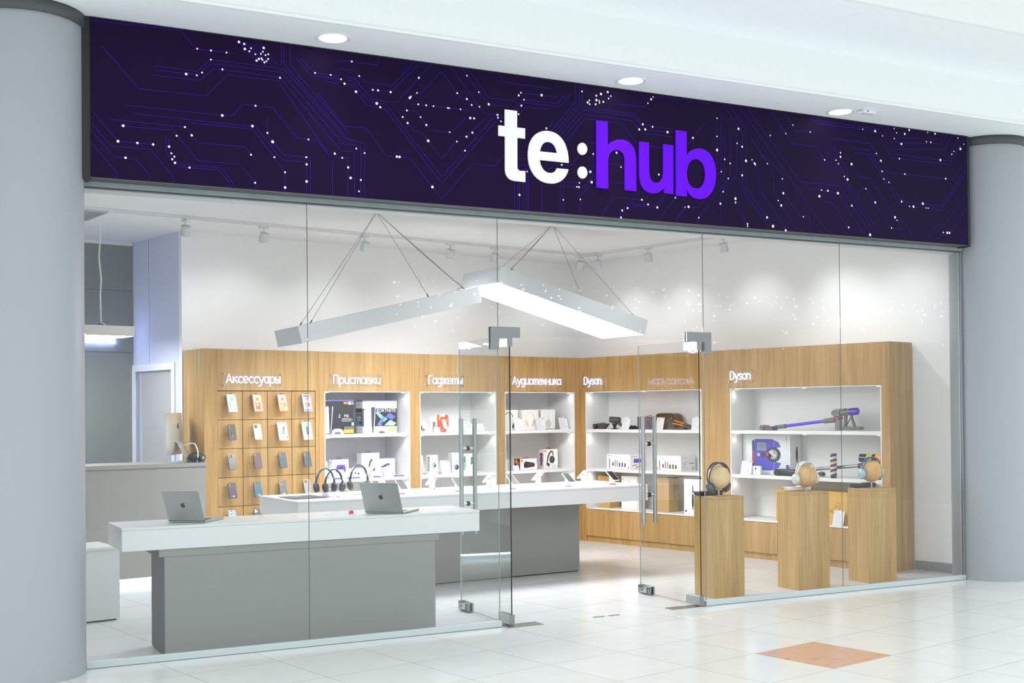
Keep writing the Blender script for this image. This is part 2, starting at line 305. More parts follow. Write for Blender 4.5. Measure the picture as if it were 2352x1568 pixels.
TRACES=[[(0.025,3.935),(0.565,3.945),(0.655,3.845),(0.899,3.846)],[(0.092,3.785),(0.306,3.552),(0.718,3.553),(0.859,3.704),(1.184,3.704),(1.553,3.226),(1.551,2.987)],[(0.404,3.704),(0.665,3.704),(0.754,3.788),(1.226,3.787),(1.649,3.369),(1.779,3.356),(1.776,2.987)],[(0.403,3.679),(0.665,3.68),(0.754,3.763),(1.206,3.763),(1.628,3.337),(1.752,3.334),(1.749,2.985)],[(0.403,3.646),(0.683,3.647),(0.768,3.733),(1.196,3.728),(1.612,3.286),(1.707,3.295),(1.704,2.987)],[(1.209,3.954),(1.208,3.809)],[(1.227,3.956),(1.226,3.819),(1.664,3.37)],[(1.267,3.952),(1.266,3.819),(1.664,3.415)],[(1.454,3.661),(1.635,3.456),(1.787,3.459),(1.935,3.285),(2.103,3.285),(2.345,3.022),(2.581,3.286),(2.756,3.286),(2.839,3.375)],[(0.229,3.441),(0.884,3.442),(0.956,3.528),(1.15,3.527),(1.308,3.343),(1.447,3.344),(1.553,3.226)],[(0.27,3.395),(1.037,3.391),(1.207,3.193),(1.374,3.193),(1.372,2.987)],[(0.622,3.374),(1.013,3.374),(1.158,3.206),(1.228,3.116),(1.227,2.988)],[(0.139,3.345),(0.589,3.344),(0.667,3.253),(0.964,3.255),(1.036,3.176)],[(0.195,3.312),(0.511,3.315),(0.666,3.14),(0.93,3.14),(1.047,3.01),(1.028,2.989)],[(0.029,3.388),(0.182,3.216),(0.412,3.217)],[(0.028,3.311),(0.142,3.183),(0.376,3.184),(0.521,3.013),(0.503,2.99)],[(0.028,3.262),(0.159,3.121),(0.284,3.119),(0.377,3.012),(0.358,2.991)],[(0.028,3.19),(0.183,3.013),(0.165,2.992)],[(0.469,3.269),(0.468,3.172),(0.551,3.091),(0.797,3.094),(0.865,3.01),(0.845,2.989)],[(0.488,3.257),(0.488,3.185),(0.551,3.108),(0.811,3.109),(0.894,3.009),(0.873,2.99)],[(1.114,3.461),(1.113,3.346),(1.219,3.226),(1.4,3.226),(1.398,2.987)],[(0.931,3.923),(1.045,3.818)],[(0.978,3.923),(1.084,3.803)],[(0.999,3.924),(1.103,3.805)],[(1.022,3.924),(1.125,3.808)],[(1.047,3.927),(1.148,3.809)],[(1.071,3.928),(1.174,3.807)],[(1.309,3.868),(1.406,3.767),(1.658,3.766)],[(1.339,3.869),(1.427,3.787),(1.658,3.786)],[(1.503,3.739),(1.657,3.734)],[(1.561,3.281),(1.591,3.245),(1.654,3.242)],[(1.66,3.251),(1.658,2.993)],[(1.607,3.836),(1.716,3.835),(1.782,3.768),(1.982,3.767),(2.147,3.951)],[(1.606,3.787),(1.705,3.788),(1.836,3.655),(2.013,3.654),(2.272,3.95)],[(1.606,3.765),(1.689,3.765),(1.82,3.635),(1.934,3.635),(2.344,3.176),(2.753,3.633),(2.842,3.635)],[(1.606,3.735),(1.684,3.737),(1.799,3.611),(1.921,3.611),(2.343,3.132),(2.771,3.608),(2.842,3.607)],[(1.607,3.893),(1.881,3.893),(1.881,3.955)],[(1.815,3.72),(1.974,3.723),(2.194,3.952)],[(2.073,3.661),(2.162,3.737),(2.195,3.738),(2.347,3.91),(2.493,3.741),(2.545,3.738),(2.613,3.66)],[(2.128,3.659),(2.561,3.66)],[(2.067,3.61),(2.161,3.609),(2.259,3.491),(2.428,3.493),(2.532,3.607),(2.624,3.609)],[(2.016,3.606),(2.143,3.472),(2.196,3.472),(2.345,3.302),(2.491,3.47),(2.537,3.475),(2.677,3.609)],[(2.419,3.95),(2.677,3.651),(2.842,3.651)],[(2.501,3.955),(2.713,3.718),(2.873,3.722)],[(2.552,3.951),(2.713,3.765),(2.915,3.765),(2.976,3.83),(3.276,3.832)],[(2.902,3.696),(2.993,3.786),(3.275,3.788),(3.351,3.864)],[(2.92,3.682),(2.999,3.763),(3.288,3.765),(3.383,3.866)],[(2.956,3.675),(3.011,3.735),(3.191,3.736)],[(2.812,3.951),(2.811,3.893),(3.208,3.889)],[(3.428,3.947),(3.426,3.815),(3.099,3.444)],[(3.463,3.948),(3.462,3.817),(3.123,3.435)],[(3.485,3.951),(3.483,3.808)],[(3.148,3.427),(3.461,3.784),(3.945,3.783),(4.025,3.707),(4.286,3.702)],[(3.172,3.418),(3.485,3.764),(3.932,3.762),(4.045,3.672),(4.286,3.676)],[(3.197,3.41),(3.495,3.73),(3.918,3.73),(4.004,3.646),(4.286,3.643)],[(3.221,3.39),(3.507,3.701),(3.825,3.701),(3.969,3.553),(4.227,3.549)],[(3.237,3.657),(3.174,3.58)],[(2.91,2.986),(2.912,3.188)],[(2.937,2.988),(2.941,3.36),(3.037,3.363)],[(2.953,2.989),(2.956,3.313),(3.037,3.315)],[(2.985,2.988),(2.988,3.29),(3.049,3.289)],[(3.012,2.99),(3.015,3.268)],[(3.025,2.989),(3.028,3.24),(3.097,3.24)],[(3.139,3.19),(3.137,2.985)],[(3.288,2.99),(3.291,3.223),(3.451,3.22),(3.606,3.37)],[(3.313,2.992),(3.315,3.191),(3.483,3.186),(3.599,3.309)],[(3.458,2.988),(3.459,3.122),(3.599,3.276)],[(3.608,3.524),(3.537,3.523),(3.383,3.342),(3.246,3.341),(3.165,3.267)],[(3.575,3.446),(3.574,3.345),(3.548,3.31)],[(3.647,2.987),(3.641,3.006),(3.76,3.139),(4.025,3.136),(4.073,3.19)],[(3.81,2.987),(3.797,3.014),(3.878,3.103),(4.133,3.104),(4.222,3.196)],[(3.837,3.005),(3.824,3.021),(3.891,3.087),(4.139,3.088),(4.201,3.155),(4.202,3.24)],[(4.172,2.988),(4.172,3.017),(4.312,3.178)],[(4.323,2.992),(4.317,3.011),(4.415,3.113)],[(3.794,3.842),(4.033,3.846),(4.115,3.934)],[(4.136,3.936),(4.438,3.936)],[(3.71,3.384),(3.994,3.387)],[(3.763,3.483),(3.809,3.443),(3.955,3.443)],[(3.656,3.175),(3.728,3.25),(3.859,3.252)],[(4.323,3.935),(4.669,3.933)],[(4.777,3.95),(4.96,3.735),(4.954,3.286),(5.224,3.009)],[(4.835,3.949),(4.999,3.762),(4.993,3.31),(5.262,3.017)],[(4.931,3.95),(5.843,3.001)],[(5.004,3.952),(5.549,3.399),(5.973,3.398),(6.305,3.029)],[(5.252,3.949),(5.474,3.703),(5.721,3.702),(5.847,3.561)],[(5.397,3.946),(5.511,3.815),(5.723,3.816)],[(5.661,3.938),(5.693,3.917),(6.415,3.916),(6.596,3.718),(7.223,3.718),(7.358,3.925)],[(5.732,3.896),(6.378,3.893),(6.57,3.686),(7.246,3.685),(7.409,3.91),(7.474,3.91)],[(6.455,3.945),(6.605,3.763),(7.188,3.817),(7.3,3.952)],[(6.514,3.945),(6.641,3.817),(7.162,3.86),(7.236,3.952)],[(6.582,3.935),(6.667,3.865),(7.145,3.904),(7.182,3.947)],[(5.874,3.785),(6.317,3.784),(6.517,3.558),(7.293,3.558),(7.471,3.751)],[(6.112,3.73),(6.3,3.729),(6.676,3.317),(7.144,3.318),(7.47,3.678)],[(6.15,3.692),(6.294,3.69),(6.658,3.283),(7.143,3.281),(7.469,3.638)],[(5.93,3.731),(5.928,3.608),(6.029,3.514),(6.027,3.406),(6.372,3.018)],[(5.983,3.718),(5.982,3.622),(6.062,3.545),(6.06,3.427),(6.423,3.015)],[(6.054,3.654),(6.196,3.488),(6.316,3.488),(6.613,3.151),(6.699,3.152),(6.801,3.018)],[(6.206,3.395),(6.269,3.396),(6.552,3.079),(6.655,3.079),(6.705,3.012)],[(5.637,3.349),(5.956,3.339),(6.238,3.01)],[(5.747,3.298),(5.794,3.253),(5.898,3.251),(6.106,3.002)],[(5.038,3.719),(5.268,3.448),(5.28,3.275),(5.507,3.008)],[(5.156,3.587),(5.364,3.452),(5.362,3.306),(5.548,3.114),(5.646,3.114),(5.645,2.999)],[(5.055,3.533),(5.124,3.46),(5.122,3.305),(5.399,3.008)],[(4.888,3.264),(4.886,3.152),(5.006,3.007)],[(4.715,3.833),(4.71,3.43)],[(4.754,3.866),(4.749,3.416),(4.697,3.365)],[(4.789,3.718),(4.784,3.396),(4.53,3.115),(4.397,3.112),(4.312,3.009)],[(4.843,3.782),(4.838,3.383),(4.739,3.223),(4.743,3.002)],[(4.91,3.73),(4.906,3.406),(4.765,3.254)],[(4.813,3.363),(4.529,3.034),(4.508,3.01),(4.529,2.994)],[(4.431,3.596),(4.6,3.782)],[(7.466,3.453),(7.186,3.151),(7.096,3.152),(6.981,3.016)],[(7.464,3.327),(7.258,3.084),(7.172,3.084),(7.088,3.009)],[(7.46,3.128),(7.357,3.007),(7.366,2.988)],[(7.461,3.075),(7.394,3.009),(7.408,2.99)]]
DOTS=[(0.666,3.845,0.0055),(0.752,3.845,0.0066),(0.851,3.845,0.0055),(0.751,3.787,0.0055),(0.596,3.677,0.0088),(0.662,3.677,0.0044),(0.695,3.698,0.0055),(0.824,3.734,0.0066),(0.931,3.923,0.0088),(0.965,3.915,0.0077),(0.969,3.883,0.0088),(1.009,3.893,0.0044),(0.998,3.872,0.0044),(1.037,3.858,0.0055),(1.092,3.906,0.0088),(1.087,3.881,0.0044),(1.074,3.865,0.0055),(1.104,3.861,0.0044),(1.122,3.869,0.0044),(1.06,3.831,0.0077),(1.076,3.837,0.0055),(1.083,3.828,0.0055),(1.121,3.838,0.0066),(1.109,3.822,0.0044),(1.096,3.813,0.0066),(1.045,3.818,0.0077),(1.199,3.726,0.0066),(1.036,3.526,0.0066),(0.821,3.441,0.0088),(0.213,3.314,0.0088),(0.586,3.343,0.0066),(0.628,3.296,0.0077),(0.535,3.284,0.0033),(1.015,3.393,0.0088),(0.182,3.216,0.0088),(0.297,3.216,0.0077),(0.391,3.216,0.0077),(0.226,3.119,0.0077),(0.488,3.212,0.0077),(0.502,3.171,0.0044),(0.52,3.152,0.0055),(0.507,3.135,0.0066),(0.524,3.114,0.0077),(0.613,3.092,0.0066),(1.004,3.208,0.0066),(1.03,3.03,0.0066),(1.113,3.359,0.0066),(1.147,3.305,0.0099),(1.387,3.343,0.0044),(1.158,3.206,0.0044),(1.228,3.114,0.0066),(1.228,3.015,0.0088),(1.372,3.225,0.0066),(1.374,3.178,0.0077),(1.373,3.066,0.0088),(1.568,3.266,0.0077),(1.62,3.243,0.0055),(1.436,3.786,0.0055),(1.544,3.786,0.0044),(1.616,3.766,0.0055),(1.64,3.739,0.0077),(1.692,3.894,0.0066),(1.744,3.803,0.0044),(1.72,3.695,0.0088),(1.84,3.721,0.0066),(1.878,3.722,0.0077),(1.969,3.721,0.0077),(2.178,3.843,0.0077),(1.868,3.633,0.0099),(1.893,3.61,0.0077),(2.109,3.697,0.0088),(2.117,3.707,0.0066),(2.163,3.738,0.0044),(2.172,3.66,0.0066),(2.231,3.66,0.0066),(2.286,3.66,0.0044),(2.394,3.659,0.0044),(2.405,3.659,0.0044),(2.492,3.66,0.0055),(2.087,3.609,0.0066),(2.056,3.561,0.0066),(2.092,3.523,0.0077),(2.188,3.574,0.0055),(2.231,3.524,0.0077),(2.407,3.492,0.0044),(2.567,3.607,0.0088),(2.597,3.608,0.0077),(2.468,3.771,0.0066),(2.542,3.738,0.0077),(2.579,3.7,0.0066),(2.544,3.902,0.0055),(2.636,3.797,0.0055),(2.713,3.72,0.0088),(2.64,3.694,0.0055),(2.782,3.652,0.0077),(2.786,3.632,0.0066),(2.809,3.609,0.0044),(2.583,3.506,0.0077),(2.537,3.473,0.0077),(2.462,3.432,0.0044),(2.244,3.416,0.0099),(2.524,3.374,0.0066),(2.011,3.286,0.0088),(2.031,3.286,0.0088),(2.273,3.1,0.0099),(1.719,3.314,0.0055),(1.778,3.289,0.0055),(1.661,3.183,0.0077),(1.678,3.114,0.0088),(1.75,3.106,0.0066),(1.736,3.029,0.0055),(2.954,3.81,0.0077),(2.972,3.831,0.0066),(3.142,3.833,0.0099),(2.997,3.784,0.0055),(2.975,3.739,0.0077),(2.952,3.675,0.0066),(3.179,3.596,0.0077),(3.483,3.899,0.0066),(3.647,3.899,0.0099),(3.606,3.882,0.0077),(3.706,3.92,0.0088),(3.714,3.873,0.0066),(3.734,3.893,0.0044),(3.607,3.849,0.0099),(3.531,3.823,0.0088),(3.546,3.84,0.0066),(3.548,3.812,0.0066),(3.6,3.817,0.0077),(3.631,3.846,0.0044),(3.633,3.831,0.0044),(3.667,3.843,0.0077),(4.113,3.929,0.0055),(4.095,3.91,0.0088),(4.065,3.876,0.0044),(4.017,3.711,0.0088),(4.106,3.701,0.0077),(3.984,3.669,0.0088),(4.039,3.675,0.0088),(4.243,3.674,0.0099),(3.575,3.446,0.0066),(3.548,3.312,0.0099),(3.559,3.236,0.0099),(3.453,3.222,0.0055),(3.449,3.191,0.0077),(3.431,3.191,0.0044),(3.305,3.342,0.0077),(3.018,3.269,0.0055),(2.953,3.096,0.0088),(3.315,3.087,0.0055),(3.46,3.101,0.0055),(3.779,3.474,0.0088),(3.817,3.37,0.0055),(4.159,3.342,0.0077),(4.2,3.244,0.0077),(4.002,3.138,0.0077),(4.057,3.106,0.0077),(4.142,3.09,0.0088),(3.824,3.045,0.0077),(3.873,3.066,0.0077),(3.813,2.991,0.0077),(4.31,3.177,0.0066),(4.4,3.11,0.0066),(4.715,3.83,0.0055),(4.713,3.687,0.0055),(4.481,3.653,0.0088),(4.925,3.768,0.0099),(4.712,3.58,0.011),(4.959,3.629,0.0088),(4.996,3.52,0.011),(4.956,3.402,0.0088),(4.909,3.651,0.0066),(4.785,3.514,0.0066),(4.839,3.486,0.0066),(4.751,3.413,0.0055),(4.819,3.366,0.0066),(4.767,3.257,0.0066),(4.739,3.161,0.0088),(4.887,3.211,0.011),(4.887,3.181,0.0077),(5.057,3.534,0.0055),(5.082,3.507,0.0099),(5.09,3.496,0.0055),(5.211,3.516,0.0055),(5.363,3.407,0.0055),(5.372,3.291,0.0099),(5.318,3.228,0.0055),(5.349,3.191,0.0099),(5.202,3.084,0.0099),(5.262,3.017,0.0121),(5.393,2.992,0.0099),(5.004,3.019,0.0077),(5.005,3.001,0.0066),(4.996,2.989,0.0066),(4.433,3.115,0.0099),(4.4,3.11,0.0066),(4.529,3.037,0.0066),(5.48,3.854,0.0055),(5.405,3.778,0.0044),(5.243,3.747,0.0055),(5.661,3.816,0.0055),(5.812,3.6,0.0066),(6.237,3.896,0.0055),(6.376,3.894,0.011),(6.46,3.862,0.0055),(5.986,3.675,0.0066),(5.985,3.641,0.0088),(5.936,3.609,0.0055),(5.963,3.581,0.0055),(6.107,3.591,0.011),(6.061,3.458,0.011),(6.025,3.48,0.0055),(5.844,3.347,0.0088),(5.953,3.335,0.011),(5.776,3.347,0.0055),(5.752,3.295,0.011),(6.105,3.242,0.0088),(6.068,3.058,0.0077),(6.264,3.396,0.0066),(6.368,3.288,0.0099),(6.387,3.705,0.0066),(6.438,3.648,0.0099),(6.45,3.559,0.0077),(6.47,3.496,0.0066),(6.527,3.472,0.0066),(6.672,3.318,0.0088),(6.922,3.318,0.0121),(6.811,3.284,0.011),(6.764,3.283,0.0055),(6.961,3.283,0.0055),(6.986,3.283,0.0055),(6.714,3.558,0.0077),(7.202,3.557,0.0088),(6.652,3.685,0.0077),(7.14,3.716,0.011),(6.677,3.814,0.011),(6.974,3.861,0.0066),(7.027,3.862,0.0077),(6.771,3.943,0.0099),(6.718,3.904,0.0099),(7.079,3.942,0.0099),(6.99,3.944,0.0044),(6.596,3.939,0.0044),(6.623,3.904,0.0044),(6.595,3.852,0.0033),(7.358,3.93,0.0066),(7.388,3.837,0.0121),(7.307,3.807,0.0055),(7.281,3.78,0.0066),(7.431,3.883,0.0055),(6.593,3.177,0.011),(6.616,3.153,0.0055),(6.552,3.083,0.0066),(5.579,3.114,0.0055),(6.096,2.99,0.0077),(6.305,3.01,0.0121),(7.165,3.082,0.0066),(7.214,3.082,0.011),(7.241,3.083,0.0099)]
LETTERS=[('t',[[(2.837,3.695),(2.935,3.694),(2.934,3.576),(2.999,3.576),(2.998,3.502),(2.935,3.503),(2.933,3.298),(2.933,3.291),(2.934,3.285),(2.936,3.28),(2.938,3.276),(2.941,3.273),(2.945,3.271),(2.949,3.269),(2.954,3.268),(2.96,3.268),(2.967,3.268),(2.998,3.27),(2.997,3.19),(2.921,3.192),(2.906,3.192),(2.892,3.194),(2.879,3.198),(2.868,3.203),(2.858,3.211),(2.85,3.22),(2.843,3.231),(2.838,3.244),(2.836,3.259),(2.835,3.277),(2.837,3.503),(2.784,3.503),(2.785,3.576),(2.836,3.576)]]),('e',[[(3.359,3.36),(3.116,3.36),(3.119,3.345),(3.123,3.331),(3.128,3.318),(3.135,3.306),(3.143,3.296),(3.153,3.287),(3.164,3.28),(3.176,3.275),(3.19,3.273),(3.204,3.273),(3.212,3.274),(3.22,3.275),(3.226,3.278),(3.233,3.281),(3.238,3.284),(3.243,3.288),(3.248,3.293),(3.252,3.299),(3.255,3.305),(3.259,3.312),(3.356,3.312),(3.35,3.293),(3.342,3.275),(3.332,3.259),(3.32,3.245),(3.306,3.232),(3.29,3.22),(3.273,3.211),(3.255,3.204),(3.234,3.199),(3.213,3.197),(3.179,3.197),(3.148,3.202),(3.12,3.212),(3.095,3.226),(3.073,3.245),(3.055,3.267),(3.04,3.293),(3.029,3.322),(3.023,3.354),(3.021,3.389),(3.023,3.419),(3.028,3.447),(3.035,3.473),(3.046,3.496),(3.06,3.517),(3.076,3.535),(3.096,3.55),(3.118,3.562),(3.143,3.571),(3.171,3.576),(3.204,3.576),(3.235,3.571),(3.263,3.561),(3.287,3.546),(3.309,3.525),(3.327,3.5),(3.341,3.471),(3.351,3.438),(3.357,3.401),(3.359,3.36)],[(3.12,3.422),(3.263,3.422),(3.26,3.435),(3.256,3.447),(3.251,3.458),(3.246,3.468),(3.239,3.477),(3.231,3.484),(3.222,3.49),(3.213,3.494),(3.202,3.497),(3.191,3.497),(3.18,3.496),(3.169,3.493),(3.159,3.489),(3.151,3.483),(3.143,3.476),(3.136,3.467),(3.131,3.458),(3.126,3.447),(3.122,3.435),(3.12,3.422)]]),('colon',[[(3.518,3.474),(3.517,3.464),(3.513,3.455),(3.508,3.446),(3.502,3.439),(3.494,3.434),(3.485,3.431),(3.476,3.429),(3.467,3.43),(3.459,3.434),(3.451,3.439),(3.444,3.446),(3.44,3.454),(3.437,3.464),(3.436,3.473),(3.437,3.483),(3.44,3.493),(3.445,3.501),(3.452,3.508),(3.459,3.513),(3.468,3.517),(3.477,3.518),(3.486,3.517),(3.495,3.514),(3.503,3.508),(3.509,3.501),(3.514,3.493),(3.517,3.484)],[(3.517,3.299),(3.516,3.289),(3.512,3.28),(3.507,3.272),(3.501,3.265),(3.493,3.259),(3.484,3.256),(3.475,3.255),(3.466,3.256),(3.458,3.259),(3.45,3.265),(3.444,3.272),(3.439,3.28),(3.436,3.29),(3.435,3.299),(3.436,3.309),(3.439,3.318),(3.444,3.327),(3.451,3.334),(3.458,3.339),(3.467,3.342),(3.476,3.343),(3.485,3.342),(3.494,3.339),(3.502,3.334),(3.508,3.327),(3.513,3.318),(3.516,3.309)]]),('h',[[(3.598,3.696),(3.698,3.696),(3.696,3.516),(3.703,3.525),(3.712,3.534),(3.721,3.542),(3.73,3.549),(3.741,3.556),(3.753,3.561),(3.765,3.566),(3.779,3.57),(3.793,3.573),(3.809,3.575),(3.835,3.575),(3.859,3.571),(3.88,3.563),(3.898,3.553),(3.913,3.539),(3.926,3.523),(3.935,3.504),(3.942,3.482),(3.946,3.457),(3.947,3.431),(3.946,3.197),(3.843,3.198),(3.844,3.422),(3.843,3.436),(3.841,3.449),(3.837,3.459),(3.832,3.469),(3.825,3.477),(3.817,3.483),(3.808,3.488),(3.798,3.491),(3.786,3.493),(3.773,3.493),(3.759,3.49),(3.747,3.486),(3.735,3.48),(3.726,3.472),(3.717,3.463),(3.71,3.451),(3.705,3.439),(3.701,3.425),(3.698,3.409),(3.697,3.392),(3.697,3.196),(3.594,3.198)]]),('u',[[(3.976,3.575),(4.065,3.575),(4.064,3.374),(4.064,3.354),(4.066,3.337),(4.069,3.322),(4.074,3.309),(4.079,3.298),(4.086,3.289),(4.095,3.283),(4.104,3.278),(4.115,3.276),(4.127,3.276),(4.14,3.278),(4.151,3.282),(4.161,3.288),(4.169,3.295),(4.176,3.304),(4.182,3.314),(4.187,3.326),(4.19,3.339),(4.192,3.353),(4.193,3.368),(4.195,3.576),(4.289,3.575),(4.285,3.201),(4.201,3.203),(4.201,3.249),(4.194,3.239),(4.187,3.23),(4.178,3.222),(4.168,3.215),(4.158,3.208),(4.147,3.203),(4.135,3.199),(4.123,3.196),(4.11,3.193),(4.097,3.192),(4.072,3.194),(4.05,3.198),(4.031,3.206),(4.015,3.217),(4.002,3.231),(3.991,3.248),(3.983,3.268),(3.978,3.29),(3.975,3.314),(3.974,3.341)]]),('b',[[(4.313,3.696),(4.415,3.694),(4.413,3.511),(4.421,3.521),(4.43,3.531),(4.44,3.54),(4.451,3.548),(4.463,3.555),(4.476,3.561),(4.489,3.566),(4.503,3.57),(4.518,3.573),(4.534,3.575),(4.564,3.574),(4.591,3.567),(4.615,3.556),(4.636,3.541),(4.654,3.522),(4.668,3.5),(4.679,3.475),(4.687,3.448),(4.691,3.419),(4.693,3.388),(4.69,3.354),(4.685,3.322),(4.676,3.292),(4.663,3.265),(4.648,3.242),(4.63,3.221),(4.608,3.205),(4.584,3.192),(4.558,3.184),(4.529,3.18),(4.512,3.181),(4.496,3.183),(4.482,3.187),(4.468,3.192),(4.456,3.198),(4.445,3.206),(4.435,3.214),(4.426,3.223),(4.418,3.234),(4.411,3.244),(4.411,3.191),(4.31,3.192)],[(4.413,3.369),(4.415,3.389),(4.418,3.408),(4.423,3.425),(4.429,3.44),(4.438,3.453),(4.448,3.465),(4.46,3.474),(4.473,3.482),(4.487,3.486),(4.503,3.489),(4.519,3.488),(4.533,3.484),(4.546,3.477),(4.557,3.468),(4.567,3.457),(4.574,3.444),(4.58,3.429),(4.584,3.413),(4.587,3.395),(4.588,3.377),(4.586,3.357),(4.584,3.339),(4.579,3.323),(4.573,3.308),(4.565,3.295),(4.556,3.284),(4.545,3.275),(4.532,3.268),(4.519,3.264),(4.503,3.262),(4.487,3.263),(4.472,3.266),(4.458,3.271),(4.446,3.279),(4.436,3.289),(4.428,3.301),(4.421,3.315),(4.417,3.331),(4.414,3.349),(4.413,3.369)]])]
# ================================================================== THE SETTING
def slab(poly, z0, z1, mt):
    b = MB(); n = len(poly); vs = [(x, y, z0) for x, y in poly] + [(x, y, z1) for x, y in poly]
    b.add(vs, [tuple(range(n - 1, -1, -1)), tuple(range(n, 2 * n))] + [(i, (i + 1) % n, n + (i + 1) % n, n + i) for i in range(n)], mt); return b
def wall(a, c, th, z0, z1, mt):
    a, c = Vector(a), Vector(c); d = (c - a).normalized(); nn = Vector((-d.y, d.x)) * th
    return slab([(a.x, a.y), (c.x, c.y), (c.x + nn.x, c.y + nn.y), (a.x + nn.x, a.y + nn.y)] if th < 0 else [(a.x, a.y), (a.x + nn.x, a.y + nn.y), (c.x + nn.x, c.y + nn.y), (c.x, c.y)][::-1], z0, z1, mt)
struct(slab([(-6, -9), (14, -9), (14, .03), (-6, .03)], -.1, 0, MFLOOR).obj('floor'))
struct(slab([(-2.2, .03), (9, .03), (9, 7), (-2.2, 7)], -.1, 0, SFLOOR).obj('floor'))
ZC = 3.36
struct(slab([(-2.4, .09), (8.3, .09), (8.3, 7), (-2.4, 7)], ZC, ZC + .1, CEILW).obj('ceiling'))
bw0 = fp('B', -4.735, .53); bw1 = fp('B', .75, .53)
struct(wall(bw0.xy, bw1.xy, .12, 0, ZC, WHITE).obj('wall_back'))
rw0 = fp('W', -1.1, .42); rw1 = fp('W', 4.54, .42)
struct(wall(rw0.xy, rw1.xy, .12, 0, ZC, WHITE).obj('wall_right'))
struct(wall(rw1.xy, (7.53, .03), .1, 0, ZC, WHITE).obj('wall_front'))
# side wall of the recess with its door, far wall, left wall
wdv = Vector((math.cos(AW), math.sin(AW))); c0 = Vector((1.547, 4.34))
NEONTINT = speckle('d3d9f0', .01, 30, .75, .2, 'white_paint_neon_tint')  # white wall, the neon's blue glow mixed into its colour
def rec(s): q = c0 + wdv * s; return (q.x, q.y)
b = MB()
def recbox(s0, s1, z0, z1, t0, t1, mt):
    n2 = Vector((-wdv.y, wdv.x)); P = [c0 + wdv * s0 + n2 * t0, c0 + wdv * s0 + n2 * t1, c0 + wdv * s1 + n2 * t1, c0 + wdv * s1 + n2 * t0]
    vs = [(p.x, p.y, z) for z in (z0, z1) for p in P]
    b.add(vs, [(0, 1, 2, 3), (7, 6, 5, 4), (0, 4, 5, 1), (1, 5, 6, 2), (2, 6, 7, 3), (3, 7, 4, 0)], mt)
recbox(-1.136, -1.06, 0, ZC, 0, .12, NEONTINT); recbox(-.205, 0, 0, ZC, 0, .12, NEONTINT); recbox(-1.06, -.205, 2.0, ZC, 0, .12, NEONTINT)
struct(b.obj('wall_side'))
b = MB(); recbox(-.735, -.728, 2.0, ZC, -.002, 0, H('9aa0b4', .7)); struct(b.obj('trim_5'))
b = MB()
for s0, s1, z0, z1 in ((-1.126, -1.06, 0, 2.065), (-.205, -.14, 0, 2.065), (-1.06, -.205, 1.995, 2.065)): recbox(s0, s1, z0, z1, -.018, .06, H('e9ecf4', .6))
d3 = struct(b.obj('door_3'), 'plain grey interior door in a white frame behind the grey desk', 'door')
b = MB(); recbox(-.97, -.205, 0, 1.995, .03, .07, speckle('b4b4b6', .02, 80, .6)); dl = b.obj('door_leaf', d3); dl['label'] = 'plain grey door leaf'
b = MB(); recbox(-1.06, -.97, 0, 1.995, .045, .1, H('c9ccd2', .6)); recbox(-.995, -.97, 0, 1.995, .025, .045, H('bfc6d0', .5)); b.obj('door_jamb', d3)
f0 = Vector((1.269, 5.419)); bdv = Vector((math.cos(AB), math.sin(AB)))
e0 = f0 - bdv * 3.2
b = MB()
for z0, z1 in ((0, 2.198), (2.204, 2.846), (2.852, 3.325)):
    w_ = wall(e0, f0, .12, z0, z1, FARG); b.add(w_.v, w_.f, FARG)
w_ = wall(e0 + Vector((0, .01)), f0 + Vector((0, .01)), .1, 0, ZC, H('55595b', .7)); b.add(w_.v, w_.f, H('55595b', .7))
struct(b.obj('wall_far'))
nb = Vector((-bdv.y, bdv.x))
struct(wall(e0 - nb * .03, f0 - nb * .03, .03, 3.325, ZC, H('e3e7ec', .6)).obj('trim_4'))
struct(wall((-.28, .05), (-1.9, 5.0), -.1, 0, ZC, WHITE).obj('wall_left'))
# grey skirting on the right wall
b = wall(fp('W', 4.12, .405).xy, fp('W', 4.535, .405).xy, .014, 0, .085, speckle('8f9090', .12, 40, .7)); struct(b.obj('baseboard_right'))
q1 = fp('W', 4.535, .405); struct(wall(q1.xy, (7.60, .1), .014, 0, .075, speckle('969796', .12, 40, .7)).obj('baseboard_front'))
# bulkhead above the glass: backing wall, soffit, fascia, stepped mall ceiling
b = MB(); b.box(-1.4, 9.5, 0.09, .22, 2.95, 4.0, H('c5c9cb', .7)); struct(b.obj('wall_header'))
ZS = 3.962
b = MB(); b.box(-4, 13, -.63, .3, ZS, ZS + .02, SOFF); struct(b.obj('ceiling'))
b = MB(); b.box(-4, 13, -.655, -.63, ZS - .004, 4.31, FASC); b.box(-4, 13, -.665, -.655, ZS - .004, ZS + .014, FASC); struct(b.obj('trim_6'))
b = MB(); b.box(-4, 13, -1.62, -.655, 4.295, 4.315, SOFF); b.box(-4, 13, -1.66, -1.62, 4.295, 4.52, FASC); struct(b.obj('ceiling'))
b = MB(); b.box(-4, 13, -2.6, -1.66, 4.50, 4.53, FASC); struct(b.obj('ceiling'))
# columns
def column(x, lab):
    b = MB(); b.lathe([(.335, 0), (.335, 3.885)], COLM, 72); o = struct(b.obj('column', None, (x, 0, 0)), lab, 'column')
    b = MB(); b.lathe([(.335, 3.885), (.352, 3.885), (.352, 3.962), (.30, 3.962)], CAPM, 72); b.obj('column_cap', o)
    return o
column(-.335, 'smooth grey round column at the shopfront end beside the white counter')
column(7.875, 'smooth grey round column at the shopfront end beside the oak pedestals')
